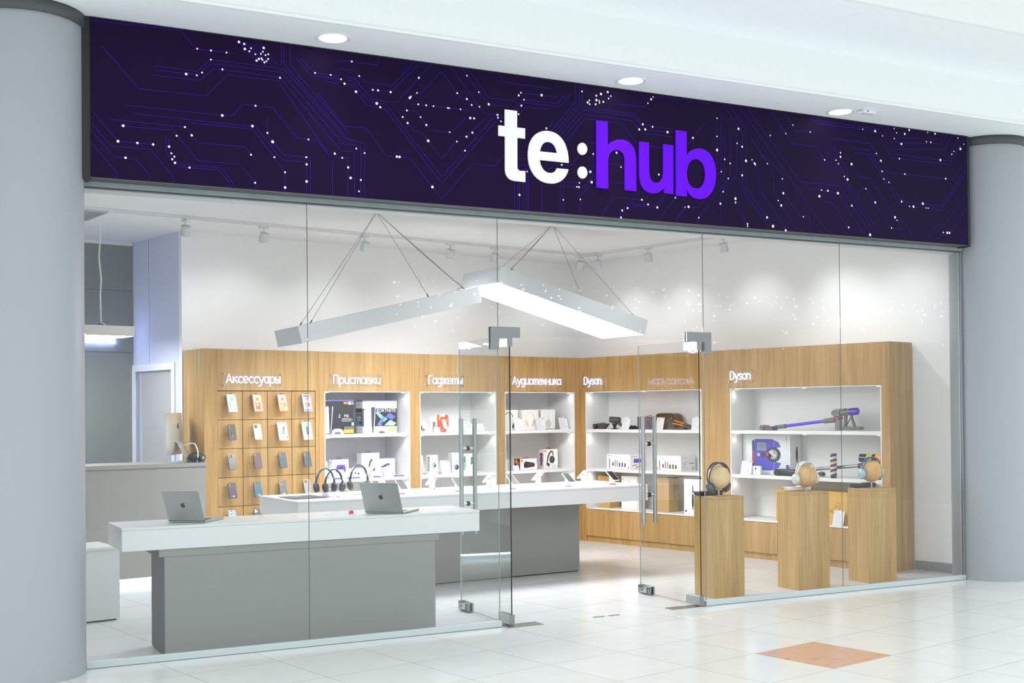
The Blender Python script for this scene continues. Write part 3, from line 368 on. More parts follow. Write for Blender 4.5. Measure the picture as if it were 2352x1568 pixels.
# ================================================================== SHOPFRONT
def pane(x0, x1, z0, z1, y0, y1, g=GLASS, e=GEDGE):
    b = MB(); vs = [(x, y, z) for x in (x0, x1) for y in (y0, y1) for z in (z0, z1)]
    F = [(0, 1, 3, 2), (4, 6, 7, 5), (0, 4, 5, 1), (2, 3, 7, 6), (0, 2, 6, 4), (1, 5, 7, 3)]
    fc = (x1 - x0) > (y1 - y0)
    for i, f in enumerate(F): b.add(vs, [f], g if i in ((0, 1, 2, 3) if fc else (0, 1)) else (GEDGL if (not fc and i == 3) else e))
    return b
ZT, ZG = 2.952, .038
for i, (x0, x1) in enumerate(((.005, 1.4155), (1.4205, 2.8385), (4.6655, 6.0865), (6.0925, 7.512))):
    lab = ('tall fixed glass pane beside the left grey column', 'tall fixed glass pane between the front table laptops and the open door', 'tall fixed glass pane in front of the two nearer oak pedestals', 'tall fixed glass pane in front of the far oak pedestal beside the column')[i]
    struct(pane(x0, x1, ZG, ZT, -.005, .005).obj('window_%d' % (i + 1)), lab, 'window')
b = MB(); [b.box(x - .0018, x + .0018, -.0045, -.001, ZG, ZT, H('5c6664', .5)) for x in (1.418, 6.0895)]; [b.box(x - .0018, x + .0018, -.0045, -.001, 2.1, ZT, H('5c6664', .5)) for x in (2.841, 4.663)]
for x, s_ in ((2.8385, 1), (4.6655, -1)): b.box(x - .0016, x + .0016, -.005, .005, ZG, 2.1, H('8b9694', .3))
struct(b.obj('trim_8'))
w5 = struct(pane(2.8435, 4.6605, 2.10, ZT, -.005, .005, GLASS, GEDGL).obj('window_5'), 'glass transom pane above the open double doors', 'window')
for sx, x in ((1, 2.841), (-1, 4.663)):
    for y0 in (-.021, .006):
        b = MB(); pts = [(-.065, 1.995), (0.002, 1.995), (.002, 2.082), (.172, 2.082), (.172, 2.158), (-.065, 2.158)]
        b.prism([[(x + sx * px, pz) for px, pz in pts][::sx]], y0, y0 + .015, STEELD); b.obj('patch_fitting', w5)
# floor rails and head channel
for x0, x1 in ((0, 2.847), (4.657, 7.535)):
    b = MB(); b.box(x0, x1, -.02, .02, 0, .044, ALU, .003, 1); b.box(x0, x1, -.022, .022, 0, .003, H('56595a', .6)); struct(b.obj('trim_1' if x0 == 0 else 'trim_2'), 'low aluminium floor rail under the glass on the %s side of the doors' % ('table' if x0 == 0 else 'pedestal'), 'rail')
b = MB(); b.box(-.02, 7.53, -.02, .05, 2.95, 3.03, speckle('93a0a2', .08, 14, .5), .002, 1); b.box(-.02, 7.53, -.018, .018, 2.944, 2.951, H('43484a', .6)); struct(b.obj('trim_3'), 'aluminium head channel above the shopfront glass', 'rail')
b = MB(); b.box(7.512, 7.528, -.012, .012, .04, 2.95, H('9aa3a6', .4, .6)); struct(b.obj('trim_7'))
# double doors standing open inwards
def door(name, X, side, lab):
    b = pane(X - .005, X + .005, .012, 2.09, -.02, .832, GLASSD, GEDGE)
    d = struct(b.obj(name), lab, 'door')
    for k, sx in ((0, -1), (1, 1)):
        b = MB(); b.cyl((X + sx * .058, .69, .602), (X + sx * .058, .69, 1.496), .0175, STEEL, n=24)
        h = b.obj('pull_handle', d); h['label'] = 'long vertical steel pull bar'
        for z in (.838, 1.265):
            b = MB(); b.cyl((X + sx * .006, .69, z), (X + sx * .058, .69, z), .0095, CHROME, n=16); b.cyl((X + sx * .0055, .69, z), (X + sx * .009, .69, z), .019, BLACK, n=20); b.obj('handle_mount', h)
    for nm, z0, z1, y1 in (('hinge_patch', .012, .082, .155), ('hinge_patch', 2.018, 2.085, .155)):
        b = MB()
        for sx in (-1, 1): b.box(min(X + sx * .005, X + sx * .021), max(X + sx * .005, X + sx * .021), -.024, y1, z0, z1, CHROME if z0 > 1 else STEEL, .0015, 1)
        b.box(X - .02, X + .02, -.026, -.02, z0, z1, STEELD); b.cyl((X, .045, z1 if z0 > 1 else .0), (X, .045, z1 + .012 if z0 > 1 else z0), .011, STEELD, n=14); b.obj(nm, d)
    b = MB()
    for sx in (-1, 1): b.box(min(X + sx * .005, X + sx * .024), max(X + sx * .005, X + sx * .024), .655, .838, .006, .074, STEELD, .004, 2)
    lk = b.obj('door_lock', d)
    b = MB(); b.box(X - .034, X - .024, .70, .80, .016, .064, STEEL, .004, 2); b.cyl((X - .034, .765, .04), (X - .039, .765, .04), .012, H('c9a24e', .3, 1.0), n=16); b.box(X - .041, X - .0385, .7635, .7665, .034, .046, H('3a2f18')); b.obj('lock_cylinder', lk)
    b = MB(); b.box(X - .0056, X - .0052, .795, .82, .092, .098, H('b9c2c2')); b.obj('safety_mark', d)
    return d
door('door_1', 2.925, 1, 'open glass door leaf beside the white front table')
door('door_2', 4.605, -1, 'open glass door leaf beside the nearest oak pedestal')
def plate(x0, x1, y0, y1, lab, screws):
    b = MB(); b.box(x0, x1, y0, y1, 0, .004, H('a2a09c', .25, .9), .001, 1)
    for x, y in screws: b.cyl((x, y, .004), (x, y, .0047), .005, CHROME, n=12)
    return tag(b.obj('floor_plate'), lab, 'floor plate', 'metal plates in the doorway floor')
plate(2.86, 3.155, -.085, .045, 'grey steel pivot plate in the floor at the table side door', [(3.13, -.06), (3.13, .02)])
plate(4.32, 4.655, -.03, .075, 'shiny steel pivot plate in the floor at the pedestal side door', [(4.35, 0), (4.35, .05)])
plate(3.62, 3.715, -.02, .005, 'small steel strike plate mid doorway, the one nearer the white table', [])
plate(3.755, 3.85, -.02, .005, 'small steel strike plate mid doorway, the one nearer the oak pedestals', [])
GLINT = H('f7f6f0', .3)  # reflection off the door glass, drawn as thin white strips on the tile
for pts, lab in (([(3.855, -.02), (4.0, -.09), (4.13, -.20), (4.2, -.32)], 'long thin white painted reflection streak on the tile in front of the doorway'), ([(4.30, -.31), (4.33, -.39), (4.34, -.50)], 'short white painted reflection streak on the tile in front of the doorway')):
    b = MB(); vs = []; 
    for x, y in pts: vs += [(x - .006, y - .004, .0012), (x + .006, y + .004, .0012)]
    b.add(vs, [(2 * i, 2 * i + 1, 2 * i + 3, 2 * i + 2) for i in range(len(pts) - 1)], GLINT); tag(b.obj('painted_reflection'), lab, 'painted reflection')
# ------------------------------------------------------------------ the sign
sg = thing('shop_sign', 'dark purple shop sign with circuit pattern and white and violet letters', 'sign', (3.75, -.14, 2.986))
SX, SY, SZ = 3.75, -.14, 2.986
b = MB(); b.box(.025 - SX, 7.472 - SX, 0, .148, 0, .968, SIGNP)
for pl in TRACES:
    P = [Vector((min(max(x, .028), 7.469) - SX, min(max(z, 2.99), 3.950) - SZ)) for x, z in pl]
    for p, q in zip(P, P[1:]):
        d = q - p
        if d.length < 1e-4: continue
        d.normalize(); n = Vector((-d.y, d.x)) * .0023; p2 = p - d * .002; q2 = q + d * .002
        b.add([(p2.x - n.x, -.0008, p2.y - n.y), (q2.x - n.x, -.0008, q2.y - n.y), (q2.x + n.x, -.0008, q2.y + n.y), (p2.x + n.x, -.0008, p2.y + n.y)], [(0, 1, 2, 3)], SIGNL)
for x, z, r in DOTS:
    if .03 < x < 7.46 and 2.99 < z < 3.948:
        r = max(r, .006)
        b.add([(x - SX + r * math.cos(a * PI / 6), -.0016, z - SZ + r * math.sin(a * PI / 6)) for a in range(12)], [tuple(range(12))], SIGND)
b.obj('sign_panel', sg)
for nm, polys in LETTERS:
    b = MB(); mt = LETW if nm in ('t', 'e', 'colon') else LETP; pp = [[(x - SX, z - SZ) for x, z in q] for q in polys]
    if nm == 'colon':
        for q in pp[1:]: b2 = MB(); b2.prism([q], -.012, -.001, mt); b2.obj('colon_dot', sg)
        b.prism(pp[:1], -.012, -.001, mt)
    else: b.prism(pp, -.012, -.001, mt)
    b.obj('colon_dot' if nm == 'colon' else 'letter', sg)['label'] = ('white' if mt == LETW else 'violet') + ' sign letter'
b = MB(); b.box(.02 - SX, 7.48 - SX, 0, .148, -.005, 0, H('4c4e50', .5)); b.box(-.055 - SX, .025 - SX, .01, .148, -.012, .972, BLACK); b.box(7.472 - SX, 7.50 - SX, .0, .148, -.012, .968, BLACK)
for x in (.1, .75, 1.4, 2.0, 2.75, 3.4, 3.55, 4.1, 4.8, 5.2, 6.4): b.cyl((x - SX, .06, -.005), (x - SX, .06, -.0058), .006, BLACK, n=10)
b.obj('sign_frame', sg)
# ------------------------------------------------------------------ recessed downlights and detector in the soffit
for i, (x, y) in enumerate(((1.487, -.354), (3.783, -.339), (5.839, -.303))):
    t = thing('recessed_downlight', ('round recessed downlight in the soffit nearest the left column', 'round recessed downlight in the soffit above the white letters', 'round recessed downlight in the soffit beside the small detector')[i], 'ceiling light', (x, y, ZS), 0, 'downlights in the soffit')
    b = MB(); b.lathe([(.088, 0), (.10, -.002), (.108, -.006), (.112, -.004), (.112, 0)], H('e9eef0', .4), 40); b.obj('trim_ring', t)
    b = MB(); b.lathe([(0, -.0015), (.088, -.0015)], DOWNE, 40, smooth=False); b.obj('lamp_lens', t)
    spot('downlight', (x, y, ZS - .02), (x, y - .5, 0), 14, (.95, .98, 1), 90, .8, .08)
b = MB(); b.box(5.93, 6.07, -.47, -.41, ZS - .028, ZS, H('e2e8ea', .4), .006, 2); b.box(5.97, 5.985, -.4705, -.4695, ZS - .018, ZS - .01, DARK); tag(b.obj('ceiling_sensor'), 'small white rectangular sensor box on the soffit by a downlight', 'sensor')
# ================================================================== CEILING LIGHTS OF THE SHOP
def track(fr, s0, s1, off, lab):
    a = fp(fr, s0, off, ZC); t = thing('ceiling_track', lab, 'light track', a, frame(fr)); L = s1 - s0
    b = MB(); b.box(0, L, -.0175, .0175, -.026, 0, H('d9d9da', .5), .002, 1); b.box(0, L, -.006, .006, -.0266, -.0255, H('8b8c8e')); b.obj('rail', t)
    for x in (L * .33, L * .66): b = MB(); b.box(x - .004, x + .004, -.0185, .0185, -.027, 0, H('b9babc', .5)); b.obj('joint', t)
track('B', -6.6, -.2, -.36, 'white lighting track on the ceiling along the back wall')
track('W', .3, 4.3, -.21, 'white lighting track on the ceiling along the right wall')
ft = thing('ceiling_track', 'white lighting track on the ceiling just behind the shopfront glass', 'light track', (.3, 1.28, ZC))
b = MB(); b.box(0, 6.6, -.0175, .0175, -.026, 0, H('d9d9da', .5), .002, 1); b.obj('rail', ft)
def track_spot(loc, aim, lab, power=SPOTP, cone=95):
    t = thing('track_spotlight', lab, 'spotlight', (loc[0], loc[1], ZC - .026), 0, 'white spotlights on the ceiling tracks')
    a = math.atan2(aim[1] - loc[1], aim[0] - loc[0])
    b = MB(); b.box(-.05, .05, -.017, .017, -.022, 0, H('cfcfd1', .5), .003, 1); o = b.obj('adapter', t); o.rotation_euler = (0, 0, AB if loc[1] > 3.5 else AW)
    b = MB(); b.cyl((0, 0, -.02), (0, 0, -.075), .0065, H('cfcfd1', .5), n=12); b.obj('stem', t)
    d = (Vector(aim) - Vector((loc[0], loc[1], ZC - .11))).normalized()
    d = (d * .8 + Vector((0, 0, -.5))).normalized()
    c = Vector((0, 0, -.112)); b = MB(); b.cyl(c - d * .044, c + d * .044, .043, H('c6c7ca', .45), n=28); b.cyl(c - d * .048, c - d * .044, .039, H('c2c2c4', .45), n=28)
    h = b.obj('lamp_head', t)
    b = MB(); b.cyl(c + d * .0442, c + d * .0448, .037, SPOTE, n=24, smooth=False); b.obj('lamp_lens', h)
    w = Vector((loc[0], loc[1], ZC - .026)) + c + d * .055
    spot('track_lamp', w, aim, power, (.985, .99, 1), cone, .9, .03)
LB = ('over the left end of the oak wall by the grey desk', 'over the phone case panel', 'over the lit word above the game console boxes', 'over the gap left of the tilted lit pendant', 'just left of the glass joint above the left door hinge', 'by the inner corner on the back track')
for (s, lab) in zip((-5.06, -4.28, -3.17, -2.12, -1.53, -.30), LB):
    q = fp('B', s, -.36); track_spot((q.x, q.y), tuple(fp('B', s + .05, .5, 2.2)), 'white track spotlight ' + lab)
for (s, lab) in zip((.52, 1.29, 2.34, 3.3), ('by the inner corner on the right wall track', 'over the hair dryer shelf on the right wall track', 'just right of the glass joint above the right door hinge', 'with a lit lens just under the head channel')):
    q = fp('W', s, -.21); track_spot((q.x, q.y), tuple(fp('W', s, .4, 2.2)), 'white track spotlight ' + lab)
q = fp('W', 4.15, -.21); track_spot((q.x, q.y), (7.75, .75, 1.5), 'added unseen track spotlight brightening the right wall near the glass', SPOTP * .9, 110)  # extra lamp out of view, added to brighten the right wall
for x, lab, aim in ((.335, 'with a glaring lens at the top of the glass by the column', (1.3, .6, .7)), (1.9, 'behind the shop sign above the left laptop', (1.9, 2.2, .8)), (3.6, 'behind the shop sign above the doorway', (3.6, 2.4, .6)), (5.2, 'behind the shop sign above the nearest pedestal', (5.2, 2.4, .6)), (6.5, 'behind the shop sign above the far pedestal', (7.5, 1.0, 1.3))):
    track_spot((x, 1.28), aim, 'white track spotlight ' + lab, SPOTP * 2.2, 110)
# pendant luminaires, each hung tilted by four wires from one point
def pendant(lab, c, L, Wd, Hh, yaw, pitch, hook):
    t = thing('pendant_light', lab, 'pendant light', c); rot = Matrix.Rotation(yaw, 4, 'Z') @ Matrix.Rotation(-pitch, 4, 'Y')
    b = MB(); l, w, h = L / 2, Wd / 2, Hh / 2; WB = H('cfd2d4', .45)
    b.box(-l, l, -w, -w + .012, -h, h, WB); b.box(-l, l, w - .012, w, -h, h, WB); b.box(-l, -l + .012, -w + .012, w - .012, -h, h, WB); b.box(l - .012, l, -w + .012, w - .012, -h, h, WB); b.box(-l + .012, l - .012, -w + .012, w - .012, h - .01, h, WB)
    o = b.obj('housing', t); o.rotation_euler = rot.to_euler()
    b = MB(); b.box(-l + .013, l - .013, -w + .013, w - .013, -h + .002, -h + .012, LUM); o = b.obj('diffuser', t); o.rotation_euler = rot.to_euler()
    hk = Vector(hook) - Vector(c)
    for sx in (-.78, .78):
        for sy in (-.86, .86):
            p = rot @ Vector((l * sx * (1.1 if sy < 0 else .95), w * sy, h)); d = (hk - p).normalized()
            b = MB(); b.tube([p + d * .03, hk], .0022, H('8d8f91', .4, .6), 6); b.tube([p, p + d * .035], .006, H('55575a', .4, .7), 8); b.obj('wire', t)
    sg_ = 1 if pitch > 0 else -1; p = rot @ Vector((l * .78 * 1.1 * sg_, -w * .86, h)); b = MB(); b.tube([p + Vector((-.06 * sg_, .03, .0)), p + Vector((-.02 * sg_, .0, .03)), p.lerp(hk, .12) + Vector((0, .006, .0)), p.lerp(hk, .5) + Vector((0.004, .008, -.008)), hk], .0042, H('9a9c9e', .5), 8); b.obj('cable', t)
    b = MB(); b.cyl(hk, hk + Vector((0, 0, -.018)), .016, H('b5b7b9', .4, .5), n=16); b.obj('ceiling_hook', t)
pendant('tilted grey linear pendant rising to the right with its lit face hidden', (2.904, 2.476, 2.415), 1.767, .655, .148, .017, .234, (2.887, 2.483, ZC))
pendant('tilted linear pendant with a broad glowing white face above the doorway', (4.72, 2.453, 2.577), 1.723, .722, .151, .057, -.259, (4.705, 2.462, ZC))
t = thing('pendant_light', 'level grey pendant partly hidden by the column in front of the grey wall', 'pendant light', (.06, 4.2, 2.345), AB)
b = MB(); b.box(-1.0, 1.0, -.16, .16, -.045, .05, H('cfcdca', .5)); b.obj('housing', t); b = MB(); b.box(-.985, .985, -.145, .145, -.047, -.044, LUM); b.obj('diffuser', t)
b = MB(); b.tube([(.78, -.02, .05), (.73, 0, .09), (.725, 0, .35), (.735, 0, .5), (.715, 0, .7), (.73, 0, .95), (.722, 0, 1.015)], .008, H('e4e2de', .5), 8); b.obj('cable', t)
b = MB(); b.box(.712, .75, -.02, .02, .045, .075, H('7a7c7e', .4, .5)); b.obj('cable_clamp', t)
b = MB(); b.box(-.36, .38, -.28, .28, ZC - .018, ZC, H('b4b4ba', .6)); [b.box(-.34, .36, y, y + .008, ZC - .022, ZC - .017, H('8d8d94', .6)) for y in [-.26 + .03 * i for i in range(18)]]
o = tag(b.obj('air_vent', None, (.28, 3.62, 0), AB), 'grey ceiling air vent at the top corner beside the left column', 'vent')
# ================================================================== NEON WORDS
CIRC = arc(.48, .5, .4, .5, 0, 360, 22)
HOOK = [(.88, 1), (.88, -.15), (.8, -.4), (.6, -.5), (.35, -.47), (.2, -.38)]
NG = {'А': (1.12, [[(.04, 0), (.5, 1.42), (.98, 0)], [(.22, .46), (.8, .46)]]), 'к': (.92, [[(.12, 0), (.12, 1)], [(.78, 1), (.2, .52), (.32, .6), (.84, 0)]]),
 'с': (.9, [arc(.52, .5, .4, .5, 48, 312, 16)]), 'е': (.98, [[(.1, .52), (.9, .52)] + arc(.5, .5, .4, .5, 3, 312, 18)]), 'у': (.95, [[(.06, 1), (.48, .08)], [(.9, 1), (.45, -.25), (.3, -.45), (.05, -.47)]]),
 'а': (1.0, [CIRC, [(.88, 1), (.88, 0)]]), 'р': (1.0, [[(.12, 1), (.12, -.5)], [(p[0] + .04, p[1]) for p in CIRC]]), 'ы': (1.1, [[(.12, 1), (.12, 0), (.4, 0)] + arc(.4, .28, .22, .28, -90, 90, 10) + [(.12, .56)], [(.9, 1), (.9, 0)]]),
 'П': (1.1, [[(.12, 0), (.12, 1.3), (.24, 1.42), (.82, 1.42), (.94, 1.3), (.94, 0)]]), 'и': (1.0, [[(.12, 1), (.12, .32), (.22, .08), (.44, 0), (.66, .07), (.86, .3)], [(.86, 1), (.86, 0)]]),
 'т': (1.28, [[(.12, 0), (.12, 1)], [(.12, .72), (.22, .95), (.4, 1), (.55, .94), (.62, .74), (.62, 0)], [(.62, .72), (.72, .95), (.9, 1), (1.05, .94), (1.12, .74), (1.12, 0)]]),
 'в': (.95, [[(.12, 0), (.12, 1), (.5, 1), (.68, .9), (.7, .68), (.52, .54), (.14, .54)], [(.52, .54), (.78, .42), (.82, .15), (.62, 0), (.12, 0)]]), 'Г': (.85, [[(.12, 0), (.12, 1.3), (.24, 1.42), (.78, 1.42)]]),
 'д': (1.02, [CIRC, HOOK]), 'ж': (1.12, [[(.55, 0), (.55, 1)], [(.08, 1), (.5, .5), (.06, 0)], [(1.02, 1), (.6, .5), (1.04, 0)]]), 'о': (.98, [CIRC]), 'o': (.98, [CIRC]), 'х': (.88, [[(.08, 1), (.8, 0)], [(.8, 1), (.08, 0)]]),
 'н': (1.0, [[(.12, 0), (.12, 1)], [(.86, 0), (.86, 1)], [(.12, .52), (.86, .52)]]), 'Т': (1.0, [[(.05, 1.42), (.95, 1.42)], [(.5, 1.42), (.5, 0)]]),
 'D': (1.12, [[(.12, 0), (.12, 1.42), (.45, 1.42)] + arc(.42, .71, .58, .71, 80, -80, 14) + [(.45, 0), (.12, 0)]]), 'y': (.95, [[(.06, 1), (.48, .08)], [(.9, 1), (.45, -.25), (.3, -.45), (.08, -.47)]]),
 's': (.85, [[(.7, .86), (.52, 1), (.28, .96), (.16, .76), (.3, .58), (.58, .45), (.72, .25), (.6, .05), (.36, 0), (.12, .12)]]), 'n': (.95, [[(.12, 0), (.12, 1)], [(.12, .7), (.24, .93), (.5, 1), (.74, .9), (.82, .62), (.82, 0)]])}
def neon(word, fr, s0, s1, z, xh, lab, loc=None, rz=None, NEON=NEON):
    w = s1 - s0; t = thing('neon_word', lab, 'neon sign', loc or fp(fr, (s0 + s1) / 2, -.001, z), rz if rz is not None else frame(fr), 'white neon words above the shelves')
    adv = sum(NG[c][0] for c in word); k = w / adv; x = -w / 2; b = MB()
    for c in word:
        a, st = NG[c]
        for sx in st:
            P = [(x + px * k, -.034, pz * xh) for px, pz in sx]; b.tube(P, .0052, NEON, 6)
            for e in (P[0], P[-1]): b.ball(e, .0052, NEON, n=6, k=4)
        x += a * k
    b.obj('lettering', t)
    z0, z1 = -.55 * xh, 1.62 * xh; b = MB(); b.box(-w / 2 - .03, w / 2 + .02, -.028, -.023, z0, z1, ACRYL); b.obj('backing_plate', t)
    for px in (-w / 2 - .018, w / 2 + .008):
        for pz in (z0 + .013, z1 - .013): b = MB(); b.cyl((px, -.034, pz), (px, 0, pz), .007, CHROME, n=14); b.obj('standoff', t)
    b = MB(); b.tube([(-w / 2 - .025, -.02, .1 * xh), (-w / 2 - .028, -.012, -.2 * xh), (-w / 2 - .02, -.002, -.45 * xh)], .0018, H('dfe3ee', .4), 6); b.obj('lead_wire', t)
neon('Аксессуары', 'B', -4.525, -3.945, 1.845, .0605, 'white neon word above the phone case panel')
neon('Приставки', 'B', -3.36, -2.79, 1.845, .0605, 'white neon word above the game console boxes')
neon('Гаджеты', 'B', -2.195, -1.735, 1.85, .0605, 'white neon word above the shelves of small gadgets')
neon('Аудиотехника', 'B', -1.045, -.325, 1.853, .0605, 'white neon word above the boxed headphones')
neon('Dyson', 'W', .095, .385, 1.853, .0605, 'white neon word above the hair dryer shelf')
neon('Dyson', 'W', 2.26, 2.53, 1.857, .0605, 'white neon word above the purple stick vacuum')
q = f0 - bdv * .195
neon('Техника', 'B', 0, .42, 0, .07, 'white neon word on the grey wall half hidden by the level pendant', Vector((q.x, q.y, 2.293)) - Vector((bdv.x * .21, bdv.y * .21, 0)) - Vector((nb.x * .001, nb.y * .001, 0)), AB, NEONB)
# ================================================================== CABINETS
def cab_light(par, x, y, z, fr, s_, power=CABP):
    b = MB(); b.cyl((x, y, z), (x, y, z - .005), .024, H('e4e4e2', .4), n=20); b.cyl((x, y, z - .0051), (x, y, z - .0056), .018, SPOTE, n=18, smooth=False); b.obj('downlight', par)
    w = fp(fr, s_ + x, y, z - .02); spot('shelf_lamp', w, (w.x, w.y, 0) if y > .1 else tuple(fp(fr, s_ + x, y + .10, 0)), power, (1, .975, .93), 125, .9, .012)
def unit(fr, s0, s1, o0, o1, dep, lab, side='', drawers=(), wood=OAK):
    t = thing('display_cabinet', lab, 'cabinet', fp(fr, s0), frame(fr), 'oak display cabinets'); w = s1 - s0; a, c = o0 - s0, o1 - s0; zt, zo = 2.172, 1.77
    b = MB(); g = .0012
    b.box(g, a, 0, dep, 0, zt, wood); b.box(c, w - g, 0, dep, 0, zt, wood); b.box(a + .0015, c - .0015, .0, dep, zo, zt, wood); b.box(a, c, .018, .05, 0, .066, wood)
    if side == 'L': b.box(g - .0008, g, .02, dep - .02, 1.768, 1.7705, H('8a6a40', .6))
    b.obj('carcass', t)
    b = MB(); b.box(a, a + .012, .002, dep - .012, .402, zo - .003, SHELFW); b.box(c - .012, c, .002, dep - .012, .402, zo - .003, SHELFW); b.box(a, c, dep - .012, dep - .002, .402, zo - .003, SHELFW); b.box(a + .012, c - .012, .002, dep - .012, zo - .012, zo - .003, SHELFW)
    b.obj('lining', t)
    for z0, z1 in ((1.290, 1.325), (.830, .864), (.385, .400)):
        b = MB(); b.box(a + (.012 if z1 > .41 else 0), c - (.012 if z1 > .41 else 0), .004, dep - .013, z0, z1, SHELFW, .0015, 1); b.obj('shelf', t)
    xs = [a] + [d - s0 for d in drawers] + [c]
    for x0, x1 in zip(xs, xs[1:]):
        b = MB(); b.box(x0 + .002, x1 - .002, 0.0, .018, .068, .381, wood, .001, 1); b.obj('drawer_front', t)
    for z in (1.758, 1.290, .830):
        for x in ((a + .055, c - .055) if (c - a) < 1.2 else (a + .055, (a + c) / 2, c - .055)): cab_light(t, x, .05, z, fr, s0)
    return t
# phone case wall
t = thing('display_cabinet', 'tall oak wall unit of twenty squares hung with phone cases', 'cabinet', fp('B', -4.735), AB, 'oak display cabinets'); w = 4.735 - 3.505
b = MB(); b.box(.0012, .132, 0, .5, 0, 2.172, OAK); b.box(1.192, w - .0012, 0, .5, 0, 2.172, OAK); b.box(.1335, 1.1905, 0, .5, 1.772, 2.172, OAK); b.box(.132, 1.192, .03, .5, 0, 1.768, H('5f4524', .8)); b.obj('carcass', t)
b = MB(); b.box(-.0006, .0012, .0, .5, 0, 1.768, OAK2); b.box(-.0006, .0012, 0, .5, 1.772, 2.172, OAK2); b.obj('side_panel', t)
for i in range(4):
    for j in range(7):
        z1 = 1.764 - j * .279; z0 = max(z1 - .274, .0)
        if z1 > .05: b = MB(); b.box(.1365 + i * .2645, .1365 + i * .2645 + .2585, .008, .03, z0, z1, OAK, .001, 1); b.obj('square_panel', t)
unit('B', -3.505, -2.348, -3.443, -2.409, .5, 'oak display cabinet holding the game console boxes', drawers=(-2.93,))
unit('B', -2.348, -1.198, -2.284, -1.255, .5, 'oak display cabinet holding small gadget boxes', drawers=(-1.77,))
unit('B', -1.198, 0, -1.132, -.09, .5, 'oak display cabinet holding boxed headphones and speakers', drawers=(-.61,))
unit('W', 0, 1.955, .082, 1.848, .4, 'oak display cabinet holding hair tools beside the inner corner', drawers=(.647, 1.228))
unit('W', 1.955, 4.112, 2.23, 4.02, .4, 'oak display cabinet holding the stick vacuums', drawers=(2.816, 3.42), side='L')
# ================================================================== TABLES, DESK, PEDESTALS
def table(lab, x0, y0, L, Wd, rz, zt, px0, px1, py0, py1, group='white topped display tables'):
    t = thing('display_table', lab, 'table', (x0, y0, 0), rz, group)
    b = MB(); b.box(0, L, 0, Wd, zt - .0175, zt, LAM, .0012, 1); b.obj('top_slab', t)
    b = MB(); b.box(.0015, L - .0015, .0015, Wd - .0015, zt - .149, zt - .0185, LAM, .0012, 1); b.obj('apron', t)
    b = MB(); b.box(px0 - .03, px1 + .03, py0 - .005, py1 + .02, zt - .198, zt - .149, GREYL, .001, 1); b.box(px0 - .034, px0 - .03, py0 - .003, py1 + .02, zt - .198, zt - .149, GREYD); b.obj('sub_frame', t)
    b = MB(); b.box(px0 + .004, px1, py0, py1, .008, zt - .198, GREYL, .001, 1); b.obj('plinth', t)
    b = MB(); b.box(px0, px0 + .004, py0 + .001, py1, .008, zt - .198, GREYD); o = b.obj('end_panel', t); o['label'] = 'dark grey end panel'
    b = MB(); b.box(px0 + .01, px1 - .01, py0 + .01, py1 - .01, 0, .008, BLACK); b.obj('foot', t)
table('white topped table with two laptops and grey plinth just behind the glass', .24, .145, 2.515, .51, 0, .832, .263, 2.165, .015, .415)
T2R = R(3.6); T2O = (1.884, 1.70)
table('long white topped table with phones on stands and headphones in mid shop', T2O[0], T2O[1], 3.55, .91, T2R, .832, .75, 3.02, .40, .80)
def t2(x, y): return (T2O[0] + x * math.cos(T2R) - y * math.sin(T2R), T2O[1] + x * math.sin(T2R) + y * math.cos(T2R))
q0 = Vector((.825, 3.59)); dq = thing('reception_desk', 'tall grey reception desk in front of the oak end panel', 'desk', (q0.x, q0.y, 0), AB)
b = MB(); b.box(-1.3, .815, .0, .05, .055, 1.05, DESKG, .001, 1); b.box(.77, .815, .05, .5, .0, 1.05, DESKG); b.box(-1.3, .77, .08, .12, 0, .055, H('d5dadd', .6)); b.obj('front_panel', dq)
b = MB(); b.box(-1.32, .832, -.012, .55, 1.052, 1.09, DESKG, .001, 1); b.obj('counter_top', dq)
b = MB(); b.box(-1.28, .76, .045, .06, .028, .05, LEDC); b.obj('led_strip', dq)
lt = thing('side_counter', 'low plain white counter standing beside the left column', 'counter', (.497, 1.73, 0), AB)
b = MB(); b.box(-.62, 0, 0, .42, .012, .535, LAM); b.obj('body', lt); b = MB(); b.box(-.64, -.016, -.012, .43, .535, .556, LAM, .001, 1); b.obj('counter_top', lt); b = MB(); b.box(-.60, -.02, .02, .40, 0, .012, BLACK); b.obj('foot', lt)
PED = []
for i, (x0, x1, y0, y1, lab) in enumerate(((4.93, 5.23, .225, .51, 'square oak pedestal right beside the open glass door'), (5.818, 6.168, .24, .51, 'square oak pedestal in the middle of the row of three'), (6.632, 6.966, .255, .51, 'square oak pedestal farthest from the doors, by the grey column'))):
    t = thing('pedestal', lab, 'pedestal', ((x0 + x1) / 2, (y0 + y1) / 2, 0), 0, 'oak pedestals behind the glass'); hx, hy = (x1 - x0) / 2, (y1 - y0) / 2
    b = MB(); b.box(-hx, hx, -hy, hy, 0, .812, OAK2, .0015, 1); b.obj('body', t); b = MB(); b.box(-hx, hx, -hy, hy, .813, .832, OAK2, .0015, 1); b.obj('top_panel', t)
